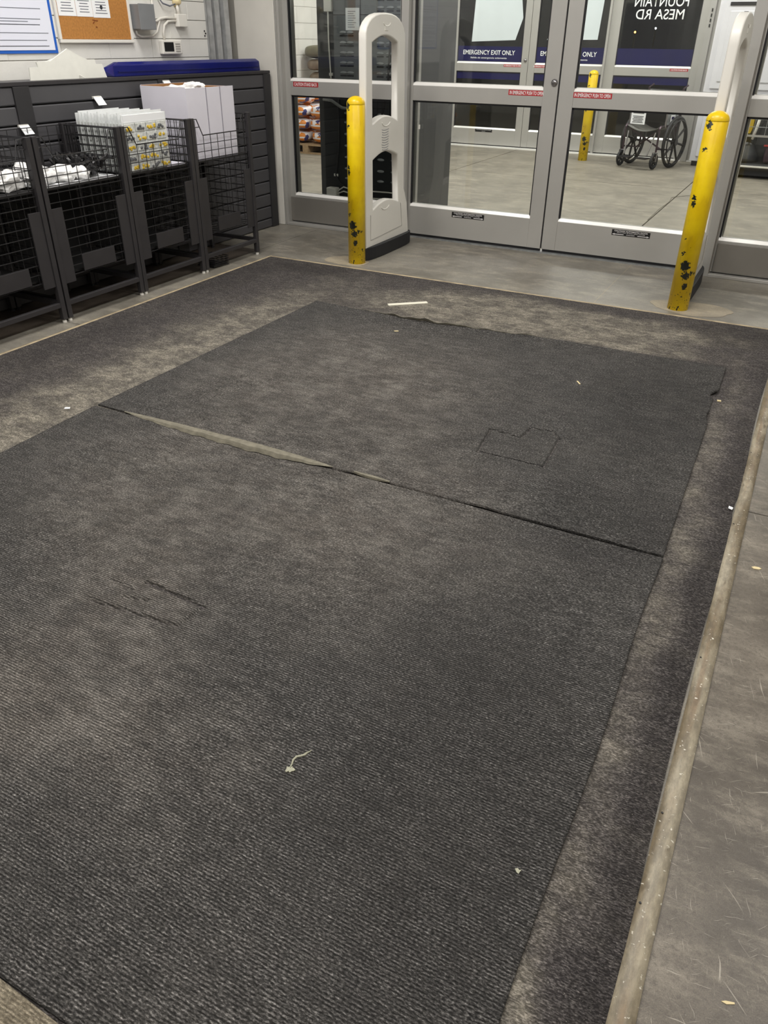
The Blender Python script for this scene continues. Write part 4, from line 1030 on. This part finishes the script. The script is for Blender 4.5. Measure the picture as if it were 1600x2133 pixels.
for k in range(30):
    c = Vector((-3.85+rb.uniform(-0.1, 0.18), 3.47+rb.uniform(-0.05, 0.06), ZD+0.03)); pts = []
    a0 = rb.uniform(0, 6)
    for i in range(9): pts.append((min(-3.625, max(-3.98, c.x+0.07*math.cos(a0+i*0.75))), min(3.56, max(3.395, c.y+0.06*math.sin(a0+i*0.6))), ZD+0.012+0.055*abs(math.sin(i*0.9+k))+k*0.0016))
    MB().tube(pts, 0.010, 5).build('strap', M['black'], o)
for p_ in ((-3.75, 3.43, ZD+0.085), (-3.70, 3.47, ZD+0.07)): MB().ball(p_, (0.012, 0.012, 0.014)).build('white_toggle', M['white_plastic'], o)
tag(MB().box(-3.98, -3.612, 3.02, 3.57, ZD, ZD+0.003).build('shelf_paper', M['white_paper']), 'white paper lining under the bags in the second wire bin', 'paper')
o = thing('floor_basket', (-3.66, 4.40, 0), 'small black wire basket lying on the floor under the last bin', 'basket')
for k in range(5): MB().tube([(-3.74+k*0.004, 4.32, 0.012+0.014*k), (-3.60, 4.34, 0.010+0.014*k), (-3.58, 4.47, 0.010+0.014*k), (-3.74, 4.48, 0.012+0.014*k)], 0.003, 5, closed=True).build('wire_ring', M['black'], o)
MB().box(-3.74, -3.60, 4.33, 4.47, 0.001, 0.02).build('tray', M['black'], o, bevel=0.004)

# ================================================================== DARK METAL CABINET BEYOND THE DOORS
AX0, AX1, AY0, AY1 = -3.90, -3.05, 6.28, 7.19
o = thing('appliance', ((AX0+AX1)/2, 6.7, 0), 'tall dark grey metal appliance with louvred back just beyond the left side window', 'appliance')
MB().box(AX0, AX1, AY0, AY1, 0.03, 2.0).build('body', M['panel_grey'], o, bevel=0.004)
MB().box(AX0+0.05, AX1-0.03, AY0-0.006, AY0, 0.09, 0.99).build('lower_back_panel', M['panel_low'], o, bevel=0.002)
MB().box(AX0+0.16, AX1-0.03, AY0-0.006, AY0, 1.0, 1.55).build('upper_back_panel', M['panel_up'], o, bevel=0.002)
MB().box(AX0+0.16, AX1-0.03, AY0-0.006, AY0, 1.556, 1.97).build('upper_back_panel', M['panel_up'], o, bevel=0.002)
MB().box(AX0+0.03, AX1-0.03, AY0+0.02, AY1-0.02, 0.0, 0.03).build('plinth', M['rubber'], o)
MB().box(-3.493, -3.487, AY0-0.010, AY0-0.006, 1.0, 1.97).build('seam', M['rubber'], o)
lv = MB(); lv.ball((0, 0, 0), (0.034, 0.012, 0.011), 12, 8); lvm = lv.mesh('louvre'); lvm.materials.append(M['louvre']); lvm.polygons.foreach_set('use_smooth', [True]*len(lvm.polygons))
sl_ = MB(); sl_.box(-0.030, 0.030, -0.002, 0.002, -0.005, 0.005); slm = sl_.mesh('louvre_slot'); slm.materials.append(M['rubber'])
base_l = origin_of(o)
for z in (1.155, 1.225, 1.295, 1.365, 1.435, 1.60, 1.67):
    for x in (-3.72+0.07, -3.585, -3.445, -3.31, -3.225, -3.14):
        if z > 1.5 and x < -3.4: continue
        q = bpy.data.objects.new('louvre', lvm); COL.objects.link(q); q.parent = o; q.location = Vector((x, AY0-0.006, z))-base_l
        q2 = bpy.data.objects.new('louvre_slot', slm); COL.objects.link(q2); q2.parent = o; q2.location = Vector((x, AY0-0.008, z-0.022))-base_l
for z in (0.86, 0.79, 0.70, 0.61, 0.52, 0.43, 0.35):
    for x in (-3.62, -3.50, -3.30, -3.17):
        q = bpy.data.objects.new('louvre', lvm); COL.objects.link(q); q.parent = o; q.location = Vector((x, AY0-0.006, z))-base_l
MB().tube([(-3.78, AY0-0.02, 1.58), (-3.783, AY0-0.015, 1.4), (-3.776, AY0-0.015, 1.25), (-3.77, AY0-0.015, 1.14), (-3.765, AY0-0.012, 1.05)], 0.006, 8).build('white_cord', M['white_plastic'], o, smooth=True)
MB().box(-3.815, -3.745, AY0-0.03, AY0, 1.575, 1.70).build('power_adapter', M['white_plastic'], o, bevel=0.004)
MB().box(-3.785, -3.755, AY0-0.016, AY0, 1.13, 1.15).box(-3.76, -3.72, AY0-0.016, AY0, 0.36, 0.38).build('cord_clip', M['white_plastic'], o)
MB().box(-3.625, -3.50, AY0-0.0075, AY0-0.006, 1.45, 1.60).build('rating_label', M['white_paper'], o)
mb = MB()
for k in range(8): mb.box(-3.605, -3.605+random.uniform(0.05, 0.09), AY0-0.0082, AY0-0.0075, 1.47+k*0.015, 1.4735+k*0.015)
mb.build('label_print', M['greyink'], o)
MB().tube([(-3.84, AY0-0.03, 0.955), (-3.76, AY0-0.03, 0.95), (-3.66, AY0-0.03, 0.90), (-3.50, AY0-0.03, 0.885)], 0.012, 8).build('bent_pipe', M['steel'], o, smooth=True)
MB().tube([(-3.70, AY0-0.012, 0.98), (-3.705, AY0-0.012, 0.60), (-3.74, AY0-0.012, 0.37), (-3.70, AY0-0.02, 0.31), (-3.62, AY0-0.03, 0.27)], 0.008, 8).build('black_cord', M['rubber'], o, smooth=True)
MB().tube([(-3.215, AY0-0.012, 1.40), (-3.235, AY0-0.012, 1.1), (-3.29, AY0-0.012, 0.85)], 0.010, 8).build('black_hose', M['rubber'], o, smooth=True)
MB().box(-3.20, -3.07, AY0-0.03, AY0, 0.60, 0.66).build('vent_box', M['steel'], o, bevel=0.004)
MB().box(-3.10, -3.07, AY0-0.03, AY0, 0.32, 0.46).build('valve', M['steel'], o)
o2 = thing('power_brick', (-3.75, 6.24, 0), 'white power unit and cables beside the foot of the dark appliance', 'power supply')
MB().box(-3.80, -3.70, 6.19, 6.26, 0.19, 0.275).build('unit', M['white_plastic'], o2, bevel=0.01)
MB().box(-3.78, -3.72, 6.20, 6.262, 0.0, 0.19).build('stand', M['panel_low'], o2)
for dz in (0, 0.035):
    MB().tube([(-3.705, 6.225, 0.225+dz*0.6), (-3.64, 6.225, 0.25+dz), (-3.56, 6.225, 0.235+dz), (-3.40, 6.225, 0.215+dz*1.6), (-3.2, 6.225, 0.22+dz*1.6), (-3.07, 6.225, 0.25+dz*0.6)], 0.0055, 8).build('cable', M['white_plastic'], o2, smooth=True)

# ================================================================== PALLETS AND BAGS
def pallet(x0, x1, y0, y1, label):
    o = thing('pallet', ((x0+x1)/2, (y0+y1)/2, 0), label, 'pallet', 'wooden pallets')
    for k in range(3): yy = y0+(y1-y0-0.09)*k/2; MB().box(x0, x1, yy, yy+0.09, 0.0, 0.018).build('bottom_board', M['wood'], o)
    for k in range(3): xx = x0+(x1-x0-0.09)*k/2; MB().box(xx, xx+0.09, y0, y1, 0.018, 0.105).build('stringer', M['wood'], o)
    for k in range(7): yy = y0+(y1-y0-0.1)*k/6; MB().box(x0, x1, yy, yy+0.1, 0.105, 0.124).build('deck_board', M['wood'], o)
pallet(-6.95, -5.95, 9.98, 10.75, 'wooden pallet under the orange and white sacks')
pallet(-7.05, -5.9, 10.85, 11.6, 'wooden pallet under the olive and brown sacks behind')
def sack(x, y, z, m, label, sx=0.218, sy=0.185, sz=0.072, rz=0.0, name='sack'):
    o = MB(); o.ball((0, 0, 0), (sx, sy, sz), 20, 12, 0.62); me = o.mesh('sack'); me.materials.append(M[m])
    for v_ in me.vertices:
        v_.co.z += 0.02*noise.noise(v_.co*6+Vector((x*3, y, z*9)))
        v_.co.x += 0.02*noise.noise(v_.co*4+Vector((z*7, 1, 2)))
    q = link(name, me, None, None, smooth=True); q.location = (x, y, z); q.rotation_euler = (0, 0, rz)
    tag(q, label, 'sack', 'stacked sacks beyond the doors'); return q
lay = ['lowest', 'second', 'third', 'top']
for k in range(4):
    for j, (x, y) in enumerate(((-6.66, 10.18), (-6.20, 10.18), (-6.66, 10.58), (-6.20, 10.58))):
        if k == 3 and j == 1: continue
        sack(x+0.02*math.sin(k*3+j), y+0.01*math.cos(k*2), 0.124+0.088+k*0.160, 'salt', 'orange and white sack, %s layer, %s of the front pallet' % (lay[k], ['front left', 'front right', 'back left', 'back right'][j]), rz=(0.06 if k % 2 else -0.05)+(PI if j % 2 else 0))
for k in range(7):
    for j, (x, y) in enumerate(((-6.76, 11.10), (-6.20, 11.10))):
        sack(x+0.03*math.sin(k*5+j), y, 0.124+0.092+k*0.168, 'olive' if (k+j) % 3 == 0 else 'brown_bag', '%s sack, layer %s up, %s side of the rear pallet' % ('olive' if (k+j) % 3 == 0 else 'brown', ['one', 'two', 'three', 'four', 'five', 'six', 'seven'][k], 'left' if j == 0 else 'right'), 0.262, 0.19, 0.078, 0.04*math.sin(k))

# ================================================================== WHITE CABINET AND WHEELCHAIR BEYOND
o = thing('white_cabinet', (-0.7, 11.9, 0), 'white enamelled steel cabinet with two doors at the far right', 'cabinet')
MB().box(-1.53, 0.35, 11.70, 12.12, 0.06, 2.1).build('body', M['white_metal'], o, bevel=0.006)
MB().box(-1.50, 0.32, 11.73, 12.10, 0.0, 0.06).build('plinth', M['rubber'], o)
for a, b in ((-1.46, -0.63), (-0.59, 0.26)):
    d = MB().box(a, b, 11.672, 11.70, 0.90, 1.84).build('door', M['white_metal'], o, bevel=0.006)
    MB().box(a+0.05, a+0.62, 11.664, 11.673, 1.775, 1.812).build('vent_slot', M['black'], d)
    MB().box(a+0.07, b-0.07, 11.664, 11.674, 0.98, 1.72).build('raised_panel', M['white_metal'], d, bevel=0.004)
    d = MB().box(a, b, 11.672, 11.70, 0.12, 0.86).build('door', M['white_metal'], o, bevel=0.006)
def ring(c, R_, r, ax, nseg=36, n=6):
    """circle of radius R_ about c with wheel axis unit vector ax"""
    u_ = Vector((0, 0, 1)); v_ = ax.cross(u_).normalized()
    return MB().tube([Vector(c)+(u_*math.sin(a)+v_*math.cos(a))*R_ for a in np.linspace(0, 2*PI, nseg, endpoint=False)], r, n, closed=True)
wc = thing('wheelchair', (-2.0, 11.25, 0), 'dark folding wheelchair with grey sling seat beyond the doors', 'wheelchair')
fw = Vector((-0.30, -0.954, 0)).normalized(); rt = Vector((fw.y, -fw.x, 0))*-1; rt = Vector((-fw.y, fw.x, 0))
O = Vector((-1.985, 11.44, 0))
if rt.x < 0: rt = -rt
def W(f_, r_, z): return O+fw*f_+rt*r_+Vector((0, 0, z))
for s_ in (-1, 1):
    c = W(0, s_*0.29, 0.300)
    wh = ring(c, 0.282, 0.021, rt).build('wheel', M['tyre'], wc, smooth=True)
    ring(c+rt*s_*0.035, 0.255, 0.008, rt).build('push_rim', M['black'], wh, smooth=True)
    mb = MB(); mb.tube([c-rt*0.03, c+rt*0.03], 0.04, 12)
    mb.build('hub', M['black'], wh)
    mb = MB()
    for k in range(8):
        a = 2*PI*k/8+0.2; v_ = Vector((0, 0, 1))*math.sin(a)+fw*math.cos(a)
        mb.tube([c, c+v_*0.275], 0.013, 6)
    mb.build('spoke', M['black'], wh)
    cc = W(0.36, s_*0.235, 0.098)
    cw = ring(cc, 0.078, 0.018, rt, 24).build('caster', M['tyre'], wc, smooth=True)
    mb = MB()
    for k in range(5):
        a = 2*PI*k/5; v_ = Vector((0, 0, 1))*math.sin(a)+fw*math.cos(a); mb.tube([cc, cc+v_*0.065], 0.012, 6)
    mb.build('caster_spoke', M['black'], cw)
    MB().tube([cc+rt*0.03, cc+rt*0.03+Vector((0, 0, 0.10)), cc-rt*0.03+Vector((0, 0, 0.10)), cc-rt*0.03], 0.008, 6).build('caster_fork', M['chrome'], wc)
    MB().tube([W(0.34, s_*0.235, 0.20), W(0.34, s_*0.235, 0.47), W(0.32, s_*0.235, 0.49), W(-0.10, s_*0.235, 0.48)], 0.012, 8).build('side_frame', M['purple'], wc)
    MB().tube([W(0.34, s_*0.235, 0.24), W(-0.08, s_*0.235, 0.20), W(-0.10, s_*0.235, 0.90), W(-0.20, s_*0.235, 0.93)], 0.012, 8).build('back_tube', M['purple'], wc)
    MB().tube([W(-0.06, s_*0.25, 0.66), W(0.20, s_*0.25, 0.66), W(0.24, s_*0.25, 0.64), W(0.24, s_*0.25, 0.48)], 0.012, 8).build('armrest_frame', M['chrome'], wc)
    MB().obox(W(0.07, s_*0.25, 0.69), (0.055, 0.28, 0.03), Matrix.Rotation(math.atan2(-fw.x, fw.y), 3, 'Z')).build('arm_pad', M['black'], wc, bevel=0.008)
    MB().obox(W(0.07, s_*0.245, 0.575), (0.006, 0.27, 0.14), Matrix.Rotation(math.atan2(-fw.x, fw.y), 3, 'Z')).build('side_guard', M['steel'] if s_ > 0 else M['blue_film'], wc)
    MB().tube([W(0.34, s_*0.19, 0.42), W(0.42, s_*0.16, 0.16)], 0.010, 8).build('leg_rest_tube', M['chrome'], wc)
    MB().obox(W(0.45, s_*0.12, 0.13), (0.15, 0.13, 0.012), Matrix.Rotation(math.atan2(-fw.x, fw.y), 3, 'Z')).build('footplate', M['black'], wc)
    MB().tube([W(0.30, s_*0.22, 0.46), W(0.10, -s_*0.20, 0.20)], 0.010, 8).build('cross_brace', M['purple'], wc)
MB().prism([(0, 0), (1, 0), (1, 1)], 'Z', 0, 1) 
vs = []; fs = []; nn = 12
for i in range(nn+1):
    u = -1+2*i/nn; z = 0.488-0.06*(1-u*u)
    for f_, dz in ((0.33, 0), (-0.09, 0), (-0.09, -0.008), (0.33, -0.008)): vs.append(W(f_, u*0.225, z+dz))
for i in range(nn):
    for k in range(4): a = i*4+k; b = i*4+(k+1) % 4; fs.append((a, b, b+4, a+4))
MB().add(vs, fs).build('seat', M['sling'], wc, smooth=True)
vs = []; fs = []
for i in range(nn+1):
    u = -1+2*i/nn; f_ = -0.105-0.03*(1-u*u)
    for z, df in ((0.50, 0), (0.88, 0), (0.88, -0.008), (0.50, -0.008)): vs.append(W(f_+df, u*0.225, z))
for i in range(nn):
    for k in range(4): a = i*4+k; b = i*4+(k+1) % 4; fs.append((a, b, b+4, a+4))
MB().add(vs, fs).build('backrest', M['black'], wc, smooth=True)
RZ = Matrix.Rotation(math.atan2(-fw.x, fw.y), 3, 'Z')
o = thing('paper_notice', W(-0.05, -0.05, 0.56), 'white printed notice card standing on the wheelchair seat', 'notice')
MB().obox(W(0.26, -0.13, 0.590), (0.20, 0.004, 0.19), RZ).build('card', M['white_paper'], o)
mb = MB()
for k, (w_, h_) in enumerate(((0.13, 0.008), (0.11, 0.008), (0.15, 0.008))): mb.obox(W(0.2635, -0.13, 0.665-0.022*k), (w_, 0.001, h_), RZ)
for k in range(5): mb.obox(W(0.2635, -0.13, 0.585-0.017*k), (0.15-0.02*(k % 2), 0.001, 0.007), RZ)
mb.build('print', M['ink'], o)
MB().tube([W(0.26, -0.22, 0.68), W(0.25, -0.24, 0.69), W(0.24, -0.25, 0.66)], 0.003, 6).build('hanging_string', M['white_plastic'], o)
mb = MB()
for k in range(1): mb.obox(W(0.09, 0.255, 0.575), (0.004, 0.11, 0.08), RZ)
mb.build('side_label', M['white_paper'], wc)
MB().obox(W(0.09, 0.2575, 0.58), (0.002, 0.07, 0.03), RZ).build('label_print', M['blue_film'], wc)

# ================================================================== MOBILITY CART BEYOND
ct = thing('mobility_cart', (-0.62, 11.0, 0), 'electric mobility cart with wire basket and yellow labels at the right edge', 'cart')
MB().box(-1.02, -0.28, 10.88, 11.62, 0.10, 0.17).build('platform', M['panel_low'], ct, bevel=0.02)
MB().box(-1.03, -0.27, 10.865, 10.885, 0.125, 0.145).build('platform_trim', M['white_plastic'], ct, bevel=0.003)
for x in (-0.98, -0.36):
    for y in (10.98, 11.5): MB().lathe((x-0.03, y, 0.085), [(0.05, 0), (0.085, 0.004), (0.085, 0.056), (0.05, 0.06)], 20, 'X').build('wheel', M['tyre'], ct, smooth=True)
MB().box(-0.95, -0.35, 10.93, 11.5, 0.03, 0.10).build('underbody', M['rubber'], ct)
MB().lathe((-0.80, 11.05, 0.165), [(0.145, 0), (0.14, 0.05), (0.10, 0.12), (0.07, 0.19), (0.06, 0.22)], 24).build('column_boot', M['panel_low'], ct, smooth=True)
MB().tube([(-0.79, 11.05, 0.34), (-0.74, 11.03, 0.55), (-0.70, 11.0, 0.86)], [0.055, 0.05, 0.045], 14).build('steering_column', M['panel_low'], ct, smooth=True)
MB().tube([(-0.77, 11.0, 0.42), (-0.745, 10.965, 0.55), (-0.73, 10.95, 0.70)], 0.016, 10).build('white_tube', M['white_plastic'], ct, smooth=True)
MB().box(-0.60, -0.25, 10.92, 11.5, 0.17, 0.36).build('front_fairing', M['purple'], ct, bevel=0.03)
MB().box(-0.62, -0.25, 10.90, 10.93, 0.355, 0.375).build('red_trim', M['redpl'], ct, bevel=0.004)
MB().box(-1.00, -0.84, 11.10, 11.12, 0.20, 0.40).build('lower_yellow_label', M['cyel'], ct)
MB().obox((-0.91, 11.097, 0.30), (0.07, 0.004, 0.02), Matrix.Rotation(0.6, 3, 'Y')).obox((-0.91, 11.097, 0.30), (0.07, 0.004, 0.02), Matrix.Rotation(-0.6, 3, 'Y')).build('label_print', M['black_sticker'], ct)
MB().box(-1.02, -0.80, 11.10, 11.12, 0.47, 0.78).build('upper_yellow_label', M['cyel'], ct)
MB().box(-1.01, -0.85, 11.095, 11.10, 0.53, 0.55).box(-1.01, -0.83, 11.095, 11.10, 0.73, 0.745).build('label_print', M['black_sticker'], ct)
MB().box(-1.03, -0.25, 10.86, 10.89, 0.455, 0.475).build('basket_bar', M['mortar'], ct)
mb = MB()
for z in (0.56, 0.64, 0.70, 0.76, 0.80): mb.tube([(-1.05, 10.87, z), (-0.25, 10.87, z)], 0.004, 5)
for k in range(7): mb.tube([(-1.03+k*0.13, 10.87, 0.47), (-1.03+k*0.13, 10.87, 0.80)], 0.003, 5)
mb.build('wire_basket', M['steel'], ct)
MB().box(-1.05, -0.25, 11.13, 11.16, 0.17, 0.86).build('rear_panel', M['panel_low'], ct)

# ================================================================== LITTER
ZM = 0.0136
def blob(name, pts, h, m, label, cat, z=ZM):
    o = MB().prism(pts, 'Z', z, z+h).build(name, M[m]); return tag(o, label, cat)
o = thing('paper_strip', (-2.03, 4.235, 0.004), 'folded off-white paper strip lying on the carpet near the left bollard', 'litter')
d = Vector((-1.936+2.126, 4.316-4.151, 0)).normalized(); nrm = Vector((-d.y, d.x, 0)); c = Vector((-2.031, 4.234, 0.004))
for s_, z0, z1, hh in ((-1, 0.0, 0.004, 0), (1, 0.0, 0.007, 0)):
    a = c-d*0.125+nrm*0.0; b = c+d*0.125
    w_ = nrm*0.017*s_
    pts = [a, b, b+w_, a+w_]
    vs = [(p.x, p.y, 0.0045) for p in pts]+[(a.x, a.y, 0.0095), (b.x, b.y, 0.0095), (pts[2].x, pts[2].y, 0.0062+z1*0.3), (pts[3].x, pts[3].y, 0.0062+z1*0.3)]
    MB().add(vs, [(0, 3, 2, 1), (4, 5, 6, 7), (0, 1, 5, 4), (1, 2, 6, 5), (2, 3, 7, 6), (3, 0, 4, 7)]).build('flap', M['stick'], o)
o = thing('gum_smear', (-0.70, 0.95, ZM), 'dried whitish smear with a thin tail on the near mat', 'stain')
px_ = [(-0.7000, 0.9300), (-0.7005, 0.9400), (-0.7050, 0.9530), (-0.7030, 0.9640), (-0.6960, 0.9700), (-0.6900, 0.9770), (-0.6880, 0.9850), (-0.6850, 0.9900), (-0.6830, 0.9960)]
MB().tube([(x-0.006, y-0.004, ZM-0.0005) for x, y in px_], [0.0012, 0.0018, 0.0024, 0.0028, 0.0026, 0.0030, 0.0022, 0.0014, 0.0006], 6).build('tail', M['gum'], o)
pts = []
for k in range(22):
    q = 2*PI*k/22; r_ = 0.0088*(1+0.35*math.sin(2*q+1)+0.25*math.sin(5*q)+0.12*math.sin(9*q)); pts.append((-0.702+r_*math.cos(q)*0.8, 0.922+r_*math.sin(q)*1.1))
MB().prism(pts, 'Z', ZM-0.001, ZM+0.0016).build('lump', M['gum'], o)
blob('leaf_fleck', [(-0.179, 0.930), (-0.174, 0.9335), (-0.170, 0.931), (-0.1665, 0.934), (-0.168, 0.928), (-0.1690, 0.9225), (-0.1735, 0.924)], 0.0008, 'gum', 'pale torn fleck on the near mat close to its right edge', 'litter')
blob('wood_chip', [(0.134, 2.266), (0.141, 2.259), (0.156, 2.262), (0.163, 2.270), (0.155, 2.275), (0.142, 2.273)], 0.002, 'chip', 'pale wood chip on the concrete right of the metal edge', 'litter', 0.0002)
blob('paper_scrap', [(0.026, 2.612), (0.041, 2.606), (0.039, 2.590), (0.026, 2.595)], 0.002, 'white_paper', 'tiny white paper scrap against the metal edge', 'litter', 0.0075)
blob('straw_bit', [(-0.762, 3.480), (-0.757, 3.484), (-0.735, 3.452), (-0.740, 3.448)], 0.002, 'chip', 'thin straw sliver on the far mat', 'litter')
blob('crumb', [(-0.137, 3.588), (-0.120, 3.590), (-0.118, 3.578), (-0.134, 3.576)], 0.004, 'chip', 'small tan crumb beside the right edge of the far mat', 'litter', 0.0045)
blob('crumb', [(-1.86, 3.71), (-1.84, 3.722), (-1.832, 3.712), (-1.852, 3.702)], 0.002, 'chip', 'small pale crumb on the far mat below the buckled edge', 'litter')
blob('crumb', [(-2.545, 1.815), (-2.525, 1.822), (-2.518, 1.806), (-2.536, 1.800)], 0.003, 'chip', 'small pale crumb left of the mat by the seam', 'litter', 0.0045) if False else None
blob('paper_scrap', [(-2.665, 2.10), (-2.645, 2.112), (-2.635, 2.100), (-2.655, 2.088)], 0.002, 'white_paper', 'small white scrap on the carpet left of the mats', 'litter', 0.0045)
blob('wood_chip', [(0.215, 0.87), (0.222, 0.8745), (0.236, 0.8785), (0.2365, 0.8755), (0.224, 0.869)], 0.001, 'chip', 'thin pale sliver on the polished concrete at the bottom right', 'litter', 0.0002)
